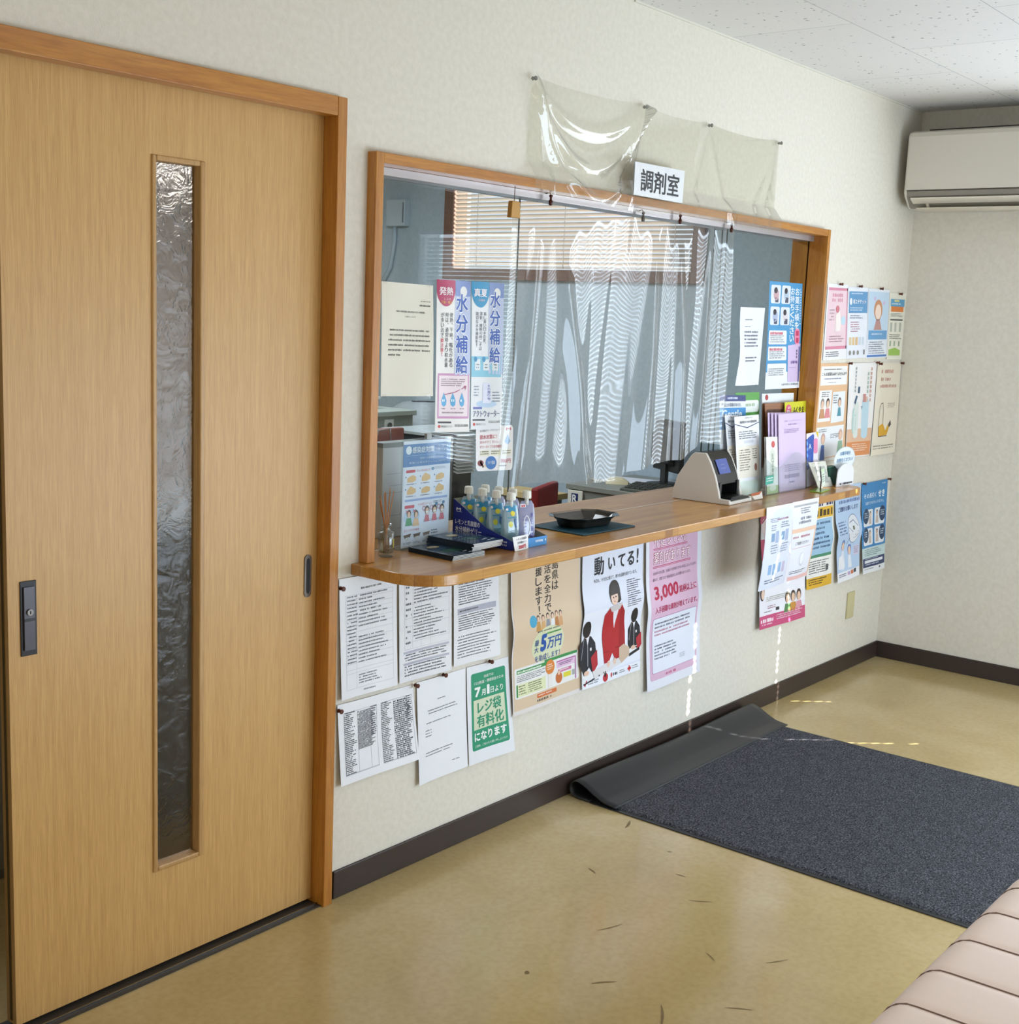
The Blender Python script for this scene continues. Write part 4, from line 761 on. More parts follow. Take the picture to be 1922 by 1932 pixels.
# standing infection notice
t = thing('sign_stand', 'clear acrylic stand with a blue and white hygiene notice behind the booklets', 'sign', (.365, .035, Z))
TL, TR, BR, BL = (-.097, .003, .300), (.095, .003, .300), (.094, -.001, .004), (-.1, -.001, .004)
b = MB(); b.box(-.101, .098, -.004, -.002, .002, .306, M_ACRYL); b.box(-.101, .098, .004, .0055, .002, .306, M_ACRYL); b.box(-.101, .098, -.004, .03, 0, .002, M_ACRYL); b.build('holder', t)
MB().box(-.012, .008, -.0045, .006, .302, .318, mat('9aa0a0', .3)).build('clip', t, bev=.001)
s = Sheet((-.097, .002, .299), (.094, .002, .299), (.094, .001, .006), (-.098, .001, .006), paper='dfe6f2', rough=.3)
s.R(.0, .03, 1, .24, '3f7ab5', 1).T('感染症対策', .18, .055, .64, .115, 'e8f0f6', .02).E(.11, .085, .06, .04, 'e8f0f6', 2).T('へのご協力を', .68, .05, .93, .075, 'dce8f4').T('お願いします', .68, .085, .93, .11, 'dce8f4').R(.06, .135, .95, .138, '9cc0de', 2)
s.T('皆様への感染防止のため、', .35, .155, .85, .175, 'cfe0f0').T('手洗いと咳エチケットについて', .12, .195, .88, .215, 'dce8f4').RR(.02, .245, .98, .99, 'dfe4f2', .05, 2)
s.RR(.06, .27, .25, .295, 'c8384e', .01, 3).T('正しい手の洗い方', .28, .27, .56, .293, 'c8485c', 0, 4).E(.62, .275, .03, .016, '4d7fa8', 3).L(.66, .26, .93, .285, 2, '8a93a8', l=3)
for j in range(2):
    for i in range(3):
        u, v = .18 + .3 * i, .355 + .115 * j; s.P([(u - .09, v + .03), (u - .09, v - .01), (u - .02, v - .03 - .02 * ((i + j) % 2)), (u + .03, v - .035), (u + .09, v - .02), (u + .09, v + .015), (u + .02, v + .03)], 'dcb37a', 3); s.E(u - .12, v - .02, .012, .008, '4d7fa8', 3).L(u - .11, v + .042, u + .1, v + .062, 1, '6a7086', l=3)
s.R(.05, .545, .95, .565, '8fa6d6', 3).RR(.05, .60, .25, .63, 'c8485c', .015, 3).T('3つの咳エチケット', .33, .59, .62, .615, 'c8485c', 0, 4).L(.65, .585, .85, .61, 2, '4a5060', l=3)
s.E(.2, .71, .17, .075, 'bdd3ea', 3); person(s, .14, .68, .045, '3a2a26', '4a9a6a', l=4, long=1.6); person(s, .29, .69, .045, '3a2a26', 'e0b890', l=4, long=1.6)
for u in (.07, .22): s.S([(u, .645), (u + .06, .67)], .008, 'c8485c', 6).S([(u + .06, .645), (u, .67)], .008, 'c8485c', 6)
for i, u in enumerate((.52, .68, .84)): s.O(u - .07, .645, .028, .02, .008, 'c8506a', 6); person(s, u, .665, .05, '33282a', 'd0707c', l=4, w=1.1, long=1.3); s.R(u - .03, .675, u + .03, .69, 'eceef2', 7)
s.E(.72, .615, .03, .016, '4d7fa8', 3).E(.87, .608, .03, .016, '4d7fa8', 3).L(.08, .775, .38, .80, 2, '6a7086', l=3).L(.45, .755, .93, .78, 2, '6a7086', l=3).T('正しいマスクの着用', .05, .825, .36, .85, 'c8485c', 0, 3)
for u in (.12, .32, .52): s.P([(u - .08, .88), (u + .08, .87), (u + .05, .91), (u - .05, .915)], '6a5648', 3).P([(u - .045, .905), (u + .045, .90), (u + .035, .935), (u - .035, .94)], 'd8d9dc', 4).L(u - .08, .95, u + .08, .975, 2, '55607a', l=3)
s.L(.62, .86, .78, .91, 2, '4a5a80', l=3)
s.done('notice_sheet', '', parent=t)
# booklets
def booklet(x, y, z, rz, label, top):
    t = thing('booklet', label, 'booklet', (x, y, z), rz, 'dark blue booklets piled on the counter')
    k = .0027
    MB().box(-.063, .063, -.082, .082, 0, k - .0006, mat('e6e6e2', .6)).build('pages', t)
    s = Sheet((-.064, .083, k), (.064, .083, k), (.064, -.083, k), (-.064, -.083, k), paper='233a52', rough=.25, coat=.5, n=(4, 4)); s.b.box(-.0645, -.063, -.083, .083, 0, k, mat('1d2c3a', .3))
    if top:
        s.E(.45, .3, .28, .15, '35516e', 1).E(.4, .26, .17, .075, 'c9b27a', 2).E(.4, .26, .12, .05, 'e0d8b8', 3).E(.5, .62, .3, .1, '2f6650', 1).S([(.1, .5), (.6, .42), (.9, .55)], .03, '5d84a8', 2)
        for u, v in ((.55, .8), (.68, .76), (.8, .84), (.62, .88)): s.R(u, v, u + .1, v + .04, 'd6e2ea', 3)
    s.done('cover', '', parent=t); return t
rz = .02
for i in range(4): booklet(.337 + .002 * i, -.070 + .002 * i, Z + .0029 * i, -.05 + .012 * i, ('bottom booklet of the front pile on the counter', 'second booklet of the front pile from the bottom', 'third booklet of the front pile from the bottom', 'top booklet of the front pile, cover with a round dish, before the hygiene stand')[i], i == 3)
for i in range(7): booklet(.434 + .0015 * (i % 3), -.046 - .001 * i, Z + .0116 + .0029 * i, .02 - .012 * (i % 4), ('lowest booklet of the rear pile beside the blue drink box', 'second booklet of the rear pile from the bottom', 'third booklet of the rear pile from the bottom', 'fourth booklet of the rear pile from the bottom', 'fifth booklet of the rear pile from the bottom', 'second booklet from the top of the rear pile', 'top booklet of the rear pile beside the blue drink box')[i], i == 6)
# display box with drink pouches
t = thing('display_box', 'dark blue cardboard display box holding the jelly drink pouches', 'box', (.585, -.04, Z))
bx0, bx1 = -.074, .085
poly = [(.105, 0), (.105, .12), (-.02, .052), (-.115, .026), (-.115, 0)]
NB = mat('1f2f8a', .35); GI = mat('8a8a78', .7)
MB().prism(poly, bx0 + .001, bx0 + .0016, GI, lambda p, q: (q, p[0], p[1])).build('lining', t)
MB().prism(poly, bx1 - .001, bx1, GI, lambda p, q: (q, p[0], p[1])).build('side_panel', t)
MB().box(bx0, bx1, -.116, -.115, 0, .026, NB).box(bx0 + .045, bx1, -.1168, -.116, 0, .026, mat('3f8fd0', .35)).build('front_lip', t)
MB().box(bx0, bx1, .104, .105, 0, .12, GI).box(bx0, bx1, -.115, .105, 0, .001, GI).build('back_panel', t)
s = Sheet((bx0 - .0002, .105, .12), (bx0 - .0002, -.115, .12), (bx0 - .0002, -.115, 0), (bx0 - .0002, .105, 0), back=False, rough=.35)
s.T('レモンと乳酸菌の', .05, .47, .47, .60, 'e8eaf4', .02, 4).T('水分補給ゼリー', .05, .63, .5, .78, 'e8eaf4', .02, 4).T('M', .06, .20, .14, .27, 'e8eaf2', .05, 4).R(.06, .29, .15, .30, 'e8eaf2').L(.60, .80, .93, .95, 2, 'c9cfe6', short=.05, fill=.6)
s.b.prism(poly, bx0, bx0 + .001, NB, lambda p, q: (q, p[0], p[1])); s.done('side_panel', '', parent=t)
s = Sheet((bx0 + .1, -.117, .022), (bx1, -.117, .022), (bx1, -.117, .004), (bx0 + .1, -.117, .004), back=False, n=(1, 1)); s.L(.1, .2, .95, .8, 1, 'dbeaf6', fill=.6, short=0); s.done('front_lettering', '', parent=t)
def pouch(loc, rz, body, deco, label):
    t = thing('drink_pouch', label, 'pouch', loc, rz, 'jelly drink pouches in the display box')
    lev = [(0, .052, .028), (.012, .058, .036), (.05, .058, .034), (.09, .056, .020), (.112, .050, .006), (.124, .034, .003)]; b = MB(); n = 20; ks = []
    for z, w, d in lev:
        P = []
        for q in range(n):
            a = 2 * PI * q / n; cx, sy = math.cos(a), math.sin(a); P.append((w / 2 * math.copysign(abs(cx) ** .6, cx), d / 2 * math.copysign(abs(sy) ** .8, sy), z))
        ks.append(b.add(P))
    for i in range(len(ks) - 1):
        for q in range(n): w = (q + 1) % n; b.face((ks[i] + q, ks[i] + w, ks[i + 1] + w, ks[i + 1] + q), body, True)
    b.face([ks[0] + q for q in range(n)], body); b.face([ks[-1] + q for q in range(n)], body); b.build('bag', t)
    MB().lathe([(.006, .112), (.006, .135)], (0, 0, 0), mat('dfe3e2', .4), 14).build('spout', t)
    b = MB(); m = 28; prof = [(.0125, .132), (.0128, .135), (.0120, .150), (.0105, .153)]; ks = []
    for r, z in prof: ks.append(b.add([((r + (.0005 if q % 2 else 0)) * math.cos(2 * PI * q / m), (r + (.0005 if q % 2 else 0)) * math.sin(2 * PI * q / m), z) for q in range(m)]))
    for i in range(3):
        for q in range(m): w = (q + 1) % m; b.face((ks[i] + q, ks[i] + w, ks[i + 1] + w, ks[i + 1] + q), mat('e6e6dc', .45))
    b.face([ks[0] + q for q in range(m)], mat('e6e6dc', .45)); b.face([ks[-1] + q for q in range(m)], mat('e6e6dc', .45)); b.build('cap', t)
    def cv(u, v):
        z = .118 * (1 - v); d = .028
        for (z0, w0, d0), (z1, w1, d1) in zip(lev, lev[1:]):
            if z0 <= z <= z1: d = d0 + (d1 - d0) * (z - z0) / (z1 - z0)
        return (d / 2) * (1 - abs(2 * u - 1) ** 3) ** .5 + .0006
    s = Sheet((-.025, 0, .118), (.025, 0, .118), (.025, 0, 0), (-.025, 0, 0), back=False, curl=cv, rough=.2, coat=.4, n=(8, 10))
    if deco == 'lemon': s.R(.0, .02, 1, .16, '2f86ae', 1).E(.5, .2, .16, .06, 'e0cf3a', 2).E(.14, .1, .08, .03, 'e6e0e2', 3).R(.05, .28, .75, .31, '3c7f9c', 2).P([(.6, .32), (.8, .34), (.85, .5), (.68, .55), (.56, .45)], '24568e', 2).E(.3, .45, .14, .07, 'c9c83a', 2).E(.7, .9, .25, .07, 'c2c440', 2).L(.1, .6, .7, .8, 4, '5a8ea2', short=.4)
    else: s.R(.05, .02, .4, .10, 'e6dfe8', 1).L(.12, .04, .35, .09, 1, 'c83a4a', fill=.9, short=0).TV('水分補給', .62, .2, .9, .85, '4a4a9a', .02, 2).O(.4, .55, .2, .25, .05, 'eef0f6', 2).L(.1, .3, .4, .85, 7, '7a80b4', short=.3)
    s.done('print', '', parent=t); return t
BL_ = film('lemon_pouch_plastic', 'cfe6ea', .45, .1, 2.4, 1., 'b4d3dc'); PU_ = film('plum_pouch_plastic', 'd6daf0', .45, .1, 2.6, .98, 'c3c8ea')
for x, y, dec, lab in ((.548, .040, 'lemon', 'pale teal drink pouch at the back left of the blue display box'), (.614, .034, 'lemon', 'teal drink pouch in the back row of the box, behind its neighbour caps'),
                       (.550, -.010, 'lemon', 'teal lemon drink pouch second from the back along the slanted box side'), (.616, -.016, 'plum', 'white-topped drink pouch on the right of the second row in the box'),
                       (.552, -.060, 'lemon', 'teal lemon drink pouch third from the back along the slanted box side'), (.618, -.066, 'plum', 'lilac drink pouch on the right of the third row in the box'),
                       (.554, -.112, 'lemon', 'teal lemon drink pouch at the front left, just behind the price card'), (.620, -.116, 'plum', 'lilac drink pouch with purple characters at the front right of the box')):
    pouch((x, y, Z + .002), rnd.uniform(-.34, -.16), BL_ if dec == 'lemon' else PU_, dec, lab)
s = Sheet((.500, -.166, .944), (.577, -.160, .944), (.577, -.163, Z), (.508, -.170, Z), paper='ebebea', n=(3, 3), curl=lambda u, v: .003 * math.sin(PI * u))
s.T('レモンと乳酸菌の', .18, .12, .86, .28, '33333a', .015).T('水分補給ゼリー', .2, .36, .86, .54, '33333a', .015).T('200円', .25, .62, .76, .9, 'c8384a', .04)
s.done('price_card', 'small white price card reading 200 yen leaning on the blue display box', 'card')
# money tray on a mat
b = MB(); b.prism([(.866, -.146), (1.142, -.150), (1.150, .058), (.872, .060)], Z, Z + .004, mat('12414f', .55), lambda p, q: (p[0], p[1], q))
tag(b.build('desk_mat', loc=(1.0, -.045, Z), bev=.0015), 'dark teal rectangular mat under the black money tray', 'mat')
t = thing('money_tray', 'glossy dark brown money tray on the teal mat', 'tray', (1.012, -.040, Z + .0045), -.06)
def ringp(w, d, c): return [(-w + c, -d), (w - c, -d), (w, -d + c), (w, d - c), (w - c, d), (-w + c, d), (-w, d - c), (-w, -d + c)]
prof = [(.080, .046, .022, 0), (.086, .052, .022, .004), (.096, .060, .03, .022), (.106, .068, .034, .030), (.118, .080, .04, .033), (.119, .081, .04, .0345), (.104, .067, .034, .0315), (.094, .058, .03, .022), (.082, .048, .02, .007)]
b = MB(); ks = [b.add([(x, y, z) for x, y in ringp(w, d, c)]) for w, d, c, z in prof]; TM = mat('1c1812', .08, .6, 0, .6)
for i in range(len(ks) - 1):
    for q in range(8): w = (q + 1) % 8; b.face((ks[i] + q, ks[i] + w, ks[i + 1] + w, ks[i + 1] + q), TM)
b.face([ks[0] + q for q in range(8)], TM); b.face([ks[-1] + q for q in range(8)], mat('0f2f38', .5)); b.build('bowl', t, bev=.003)

# ================================================================== CARD READER
t = thing('card_reader', 'white and black card reader with a small blue screen on the counter', 'card reader', (1.812, .0, Z), .05)
prof = [(.125, 0), (.125, .035), (.11, .088), (.06, .165), (.045, .178), (.0, .180), (-.02, .150), (-.045, .095), (-.06, .045), (-.066, .02), (-.105, .018), (-.108, .0)]
WS = mat('cdc8bf', .45, .4); BK = mat('1b1c1e', .25, .5)
fx = lambda p, q: (q, p[0], p[1])
wd = .186
MB().prism(prof, 0, .014, WS, fx).build('side_shell', t, bev=.003)
MB().prism(prof, wd - .014, wd, WS, fx).build('side_shell', t, bev=.003)
MB().prism([(.123, .002), (.123, .034), (.108, .087), (.06, .163), (.045, .175), (.03, .172), (.03, .002)], .014, wd - .014, WS, fx).build('rear_shell', t)
fr_ = [(.045, .1795), (.004, .1825), (-.018, .155), (-.042, .104), (-.054, .067), (-.045, .063), (-.03, .1), (-.006, .15), (.01, .17), (.04, .17)]
MB().prism(fr_, .012, wd - .010, BK, fx).build('front_panel', t, bev=.002)
sl = Vector((0, -.024, -.051)).normalized()
def scr(a, b_, x, off): p = Vector((x, -.018, .155)).lerp(Vector((x, -.042, .104)), a); return p + Vector((0, -.051, .024)).normalized() * off
s = Sheet(scr(.02, 0, .036, .003), scr(.02, 0, .124, .003), scr(1.02, 0, .124, .003), scr(1.02, 0, .036, .003), paper='3c4a86', rough=.12, coat=.4, n=(2, 2)); s.b.mats[0] = mat('4a5a9c', .15, .5, 0, .3, .25)
s.L(.3, .35, .75, .45, 1, '8a96cc', fill=.7).L(.25, .6, .8, .7, 1, '8a96cc', fill=.7); s.done('screen', 'small blue screen', parent=t)
MB().box(.014, .030, -.058, .02, .018, .075, BK).box(wd - .030, wd - .014, -.058, .02, .018, .075, BK).box(.03, wd - .03, .0, .03, .018, .10, mat('070707', .6)).prism([(-.050, .067), (-.04, .064), (.0, .09), (.0, .1)], .03, wd - .03, BK, fx).box(.014, wd - .014, -.1, .03, .010, .0185, mat('0c0c0c', .5)).build('card_slot', t, bev=.001)
MB().box(.004, wd - .004, -.108, -.06, 0, .012, mat('e4e2dc', .4)).build('base_lip', t, bev=.003)
MB().box(.03, wd - .03, -.098, -.02, .0186, .0215, mat('161616', .35)).box(.045, wd - .045, -.094, -.06, .0216, .024, mat('262626', .35)).build('card_rest', t)

# ================================================================== LEAFLET ROW RIGHT OF THE READER
def quad(name, q, y0, y1, label, cat, paper, draw, group=None, thick=.0006, rough=.35):
    (a, b_, c, d) = q
    s = Sheet((a[0], y1, a[1]), (b_[0], y1, b_[1]), (c[0], y0, c[1]), (d[0], y0, d[1]), paper=paper, rough=rough, n=(3, 4), thick=thick); draw(s)
    return s.done(name, label, cat, group)
def d1(s): s.R(0, 0, 1, .06, '2c3a78', 1).T('週1以上の頭痛がある方、', .06, .075, .82, .115, '4a4f6a', .01).R(0, .125, 1, .34, '2f86c4', 1).T('Gentle', .08, .145, .85, .225, 'e8f2f6', .03).L(.3, .015, .8, .045, 1, 'c9d2ec', fill=.8)
quad('brochure', ((1.960, 1.286), (2.160, 1.281), (2.20, .906), (2.0, .906)), .034, .043, 'blue and white brochure headed Gentle, at the back left of the leaflet row', 'brochure', 'e3e7ec', d1)
def d2(s): s.RR(.3, .08, .98, .2, 'e6ebe4', .08, 1).L(.4, .11, .85, .17, 1, '9ab08e').R(.0, .3, 1, 1, 'd6e2d0', 1)
quad('brochure', ((2.085, 1.292), (2.275, 1.291), (2.31, .906), (2.12, .906)), .040, .046, 'green topped brochure standing behind the white health leaflets', 'brochure', '5aa04a', d2)
def d3(s):
    s.T('高齢者のための', .42, .02, .72, .035, '55585f').T('高齢者のための健康診断', .2, .06, .90, .095, '3c3f48', .01).P([(0, .09), (.5, .145), (1, .09), (1, .1), (.5, .158), (0, .1)], '33406a', 2).L(.15, .19, .9, .30, 4, '70747e', short=.4).RR(.34, .31, .75, .345, 'cfd4da', .02, 1)
    s.RR(.06, .38, .96, .78, 'e6dfd0', .04, 1).L(.12, .42, .6, .70, 9, '7a6f60', short=.3).L(.68, .42, .9, .56, 5, '7a6f60').E(.8, .66, .06, .05, '9a6a58', 2).R(0, .82, 1, 1, 'd4e2d8', 1)
quad('leaflet', ((1.975, 1.213), (2.075, 1.210), (2.13, .906), (2.036, .906)), .008, .024, 'left of the two matching white health leaflets with a navy curve', 'leaflet', 'dfe1e6', d3, 'white health leaflets')
quad('leaflet', ((2.012, 1.207), (2.202, 1.209), (2.224, .906), (2.046, .906)), -.018, .004, 'right of the two matching white health leaflets, in front, with a navy curve', 'leaflet', 'e6e8ee', d3, 'white health leaflets')
def d4(s): s.E(.6, .13, .16, .06, 'd05a58', 1).RR(.3, .22, .78, .78, 'd9dfd2', .2, 1).TV('お口の健康', .44, .28, .62, .72, '6a7060').R(0, .86, 1, 1, 'b5cf9a', 1).E(.5, .9, .3, .05, 'e0e8d8', 2)
quad('booklet', ((2.172, 1.128), (2.265, 1.125), (2.286, .906), (2.192, .906)), -.061, -.050, 'narrow white booklet with a red seal, left of the lilac leaflets', 'booklet', 'e8e8e6', d4, thick=.008)
def d5(s): s.R(.08, .1, .92, .6, '8fb8dc', 1).R(.08, .45, .92, .6, 'd8c890', 2).E(.14, .04, .05, .03, 'b04a4a', 2)
quad('brochure', ((2.290, 1.284), (2.562, 1.281), (2.59, .906), (2.32, .906)), .034, .042, 'white edged brochure with a blue sky picture at the back of the leaflet row', 'brochure', 'e6e8ea', d5)
def d6(s): s.R(.1, .07, .9, 1, '3a241c', 1).R(.1, .07, .9, .12, '5c3c2c', 2)
quad('picture_frame', ((2.280, 1.247), (2.448, 1.246), (2.47, .906), (2.31, .906)), .006, .022, 'brown framed picture standing behind the lilac leaflets', 'frame', '9a6a4c', d6, thick=.010)
def d7(s): s.E(.18, .09, .13, .065, 'd8587c', 1).L(.1, .05, .27, .13, 2, 'f2dfe6', fill=.7).T('ふくやま', .38, .06, .9, .14, '2c2f18', .03).L(.6, .3, .95, .38, 2, '5a5f28', l=2)
quad('booklet', ((2.424, 1.248), (2.612, 1.250), (2.612, .906), (2.44, .906)), -.006, .010, 'yellow booklet with black characters standing behind the lilac leaflets', 'booklet', 'd2ce2e', d7)
def d8(s): s.P([(0, .1), (.55, .03), (.65, .05), (.55, .6), (0, .7)], '2f58b0', 1).RR(.6, .12, .95, .4, 'e088b0', .1, 2).T('A', .15, .2, .4, .3, 'dce6f4', .02, 3).P([(.8, 0), (1, 0), (1, .12)], 'e8cf3a', 3)
quad('booklet', ((2.545, 1.122), (2.650, 1.126), (2.66, .906), (2.555, .906)), -.050, -.036, 'small blue and pink booklet at the right end of the leaflet row', 'booklet', 'e8dfe6', d8)
def d9(s): s.T('お薬についてのアンケート', .2, .085, .85, .105, '9a7fb0').T('調査のお願い', .34, .13, .68, .15, '9a7fb0', .01).L(.2, .2, .9, .26, 3, 'a68fba', short=.4).L(.2, .66, .85, .76, 4, '9a86b0', short=.2).R(.2, .79, .76, .84, 'a995ba', 1).L(.38, .88, .6, .91, 1, '8a7aa0', fill=.8)
for i in range(4):
    quad('lilac_leaflet', ((2.240 + .016 * i, 1.216 - .002 * i), (2.50 + .008 * i, 1.209), (2.518 + .006 * i, .9055), (2.27 + .012 * i, .9055)), -.030 - .008 * i, -.014 - .007 * i, ('rearmost lilac leaflet of the standing stack, showing only its left edge', 'second lilac leaflet from the back of the standing stack', 'lilac leaflet just behind the front one in the standing stack', 'front lilac leaflet with a few purple lines in the clear rack')[i], 'leaflet', 'd9c4e4', d9 if i == 3 else (lambda s: None), 'lilac leaflets in the clear rack')
t = thing('leaflet_rack', 'clear acrylic leaflet rack with wavy front on the counter', 'rack', (2.33, -.065, Z))
def wavy(x): return .155 - .05 * (1 - math.cos((x + .22) / .44 * 2 * PI * 1.5)) * .5
P = [(-.19, 0)] + [(.0 - .19 + .40 * i / 24, wavy(-.19 + .40 * i / 24)) for i in range(25)] + [(.21, 0)]
MB().prism(P, -.002, 0, M_ACRYL, lambda p, q: (p[0], q, p[1])).build('front_plate', t)
MB().box(-.19, .21, -.002, .008, 0, .002, M_ACRYL).build('base_plate', t)
MB().box(-.19, -.188, 0, .008, .002, .11, M_ACRYL).build('side_plate', t); MB().box(.208, .21, 0, .008, .002, .13, M_ACRYL).build('side_plate', t)
s = Sheet((-.17, -.0025, .075), (-.105, -.0025, .077), (-.105, -.0025, .045), (-.17, -.0025, .043), paper='3fa28c', n=(1, 1)); s.L(.1, .2, .9, .8, 2, 'dcefe8', short=0); s.done('rack_label', 'teal label', parent=t)
quad('flyer', ((2.012, .927), (2.10, .93), (2.085, .906), (2.02, .906)), -.10, -.086, 'small orange-topped flyer lying at the foot of the card reader', 'flyer', 'e6ded6', lambda s: s.P([(0, 0), (1, 0), (.7, .4), (0, .4)], 'b8623c', 1))
# small things at the right end
t = thing('card_stand', 'small stand of green and white cards on a lime base, right of the leaflet rack', 'stand', (2.505, -.135, Z), .2)
MB().prism([(-.07, -.02), (.05, -.025), (.06, .03), (-.06, .03)], 0, .004, mat('8cb83a', .2, .5, 0, .4), lambda p, q: (p[0], p[1], q)).build('base', t, bev=.001)
s = Sheet((-.0, .005, .085), (.045, .003, .088), (.055, -.004, .018), (.012, -.004, .015), paper='dfe8dc', n=(2, 2)); s.R(0, .0, 1, .2, 'cfe0c0', 1).L(.1, .3, .9, .8, 4, '8aa088'); s.done('card', 'pale green card', parent=t)
MB().tube([(-.006, 0, .004), (-.004, 0, .04), (-.014, .002, .075), (-.022, .004, .1)], [.003, .0025, .0025, .001], mat('241d16', .4), 8).build('stem', t)
def d10(s): s.L(.12, .05, .7, .09, 1, '6a6c66').R(.2, .18, .85, .48, 'b9bfb8', 1).R(.2, .55, .85, .85, 'c2c7c0', 1).L(.24, .2, .8, .46, 5, '8d938c').L(.24, .57, .8, .83, 5, '8d938c')
quad('note_card', ((2.512, 1.010), (2.668, 1.006), (2.703, Z), (2.570, Z)), -.095, -.070, 'leaning cream card printed with grey tables, beside the green box', 'card', 'dcdcd0', d10, thick=.003)
t = thing('card_box', 'dark green box behind the arched white sign', 'box', (2.722, -.068, Z))
MB().box(-.05, .04, -.018, .018, 0, .072, mat('1d4a3c', .5)).build('body', t, bev=.002); MB().box(-.048, .038, -.016, .016, .072, .078, mat('2c5c4c', .5)).build('lid', t, bev=.002)
t = thing('round_sign', 'round white sign with blue writing about medicine notebooks', 'sign', (2.805, -.070, Z))
s = Sheet((-.107, -.022, .158), (.107, -.022, .158), (.107, -.022, .055), (-.107, -.022, .055), paper=M_PAPER, back=False, rough=.4); s.E(.5, .5, .48, .49, 'e2e9ee', 0, 40).O(.5, .5, .47, .48, .012, 'c3d2de', 1)
s.T('お薬手帳を', .27, .2, .75, .36, '4a86b0', .02).T('お持ちください！', .14, .46, .88, .62, '4a86b0', .02); s.done('disc', '', parent=t)
MB().box(-.02, .02, -.021, -.019, 0, .07, mat('d6dadc', .4)).box(-.03, .04, -.03, .0, 0, .003, mat('d6dadc', .4)).build('foot', t)
t = thing('arched_sign', 'arched white sign standing at the right end of the counter', 'sign', (2.762, -.122, Z))
P = [(-.082, 0), (.082, 0)] + [(.078 * math.cos(a), .052 + .040 * math.sin(a)) for a in [PI * i / 14 for i in range(15)]]
s = Sheet((-.08, -.0006, .09), (.08, -.0006, .09), (.08, -.0006, 0), (-.08, -.0006, 0), back=False); s.L(.1, .84, .92, .95, 1, '4a4c54', short=0, fill=.9); s.b.prism(P, 0, .004, mat('e4e6ea', .4), lambda p, q: (p[0], q, p[1])); s.done('board', '', parent=t)
MB().box(-.05, .05, .004, .016, 0, .002, mat('d6dadc', .4)).build('foot', t)

# ================================================================== WALL PLATE, AIR CONDITIONER
t = thing('wall_plate', 'blank cream wall plate low on the wall near the corner', 'plate', (3.195, 0, .305))
MB().box(-.037, .037, -.007, -.0005, -.061, .061, mat('c9bf92', .4)).build('cover', t, bev=.002)
t = thing('air_conditioner', 'white wall air conditioner above the corner, louvre open', 'air conditioner', (XR, -.45, 2.07))
AY0, AY1 = -.40, .405; AC = mat('d0cabd', .4); ax = lambda p, q: (p[0], q, p[1])
body = [(-.001, .335), (-.205, .338), (-.235, .328), (-.243, .31), (-.245, .075), (-.238, .06), (-.19, .018), (-.17, .01), (-.001, .008)]
MB().prism(body, AY0, AY0 + .012, AC, ax).build('end_cap', t, bev=.004); MB().prism(body, AY1 - .012, AY1, AC, ax).build('end_cap', t, bev=.004)
MB().prism([(-.001, .334), (-.205, .337), (-.232, .327), (-.10, .15), (-.13, .08), (-.17, .012), (-.001, .010)], AY0 + .012, AY1 - .012, AC, ax).build('casing', t)
MB().prism([(-.205, .339), (-.235, .329), (-.2445, .31), (-.2465, .085), (-.238, .085), (-.235, .31), (-.205, .33)], AY0 + .006, AY1 - .006, mat('d4cec1', .35), ax).build('front_panel', t, bev=.003)
MB().prism([(-.238, .083), (-.243, .078), (-.236, .060), (-.19, .017), (-.17, .011), (-.17, .02), (-.215, .062), (-.225, .083)], AY0 + .010, AY1 - .010, mat('8d877d', .5), ax).build('outlet', t)
MB().prism([(-.222, .075), (-.232, .066), (-.20, .052), (-.16, .05), (-.16, .062)], AY0 + .03, AY1 - .03, mat('b9ae9c', .45), ax).build('duct', t)
MB().prism([(-.243, .053), (-.240, .047), (-.205, .030), (-.203, .036)], AY0 + .03, AY1 - .03, mat('ddd6c6', .4), ax).build('louvre', t, bev=.001)
MB().prism([(-.222, .012), (-.222, .008), (-.13, .004), (-.13, .010)], AY0 + .05, AY1 - .052, mat('cfc6b4', .4), ax).build('flap', t, bev=.001)
MB().tube([(-.2, AY1 - .09, .032), (-.2, AY1 - .10, .012)], .007, mat('c9c0ae', .4), 8).build('flap_arm', t)
MB().box(-.19, -.03, AY0 + .05, AY1 - .07, .3385, .3455, mat('1c1512', .7)).build('top_grille', t)

# ================================================================== ENTRANCE MAT, BENCH
t = thing('entrance_mat', 'charcoal carpet entrance mat with black rubber edge, turned back at the wall', 'mat', (1.62, -.9, 0))
def ml(b, name, **k): o = b.build(name, t, **k); o.location = Vector(o.location) - Vector((1.62, -.9, 0)); return o
MX0, MX1, MY0 = 1.036, 2.220, -2.0
ml(MB().box(MX0, MX1, MY0, -.10, .0005, .0035, M_RUBBER), 'rubber_border', bev=.001)
def pile(i, j):
    x = MX0 + .018 + (MX1 - MX0 - .036) * i; y = MY0 + .02 + (-.16 - MY0 - .02) * j; e = min(i, 1 - i) * 1.14; return (x, y, .0035 + .0062 * min(1, e / .008))
ml(MB().grid(pile, 150, 30, M_CARPET), 'carpet')
prof = [(-.10, .0038), (-.05, .004), (-.028, .010), (-.020, .026), (-.024, .044), (-.038, .055), (-.055, .056), (-.085, .046), (-.12, .028), (-.155, .016), (-.205, .0105)]
pr = []
for k in range(len(prof) - 1):
    for q in range(3): t_ = q / 3; pr.append((prof[k][0] * (1 - t_) + prof[k + 1][0] * t_, prof[k][1] * (1 - t_) + prof[k + 1][1] * t_))
pr.append(prof[-1])
for _ in range(2): pr = [pr[0]] + [((pr[k - 1][0] + pr[k][0] * 2 + pr[k + 1][0]) / 4, (pr[k - 1][1] + pr[k][1] * 2 + pr[k + 1][1]) / 4) for k in range(1, len(pr) - 1)] + [pr[-1]]
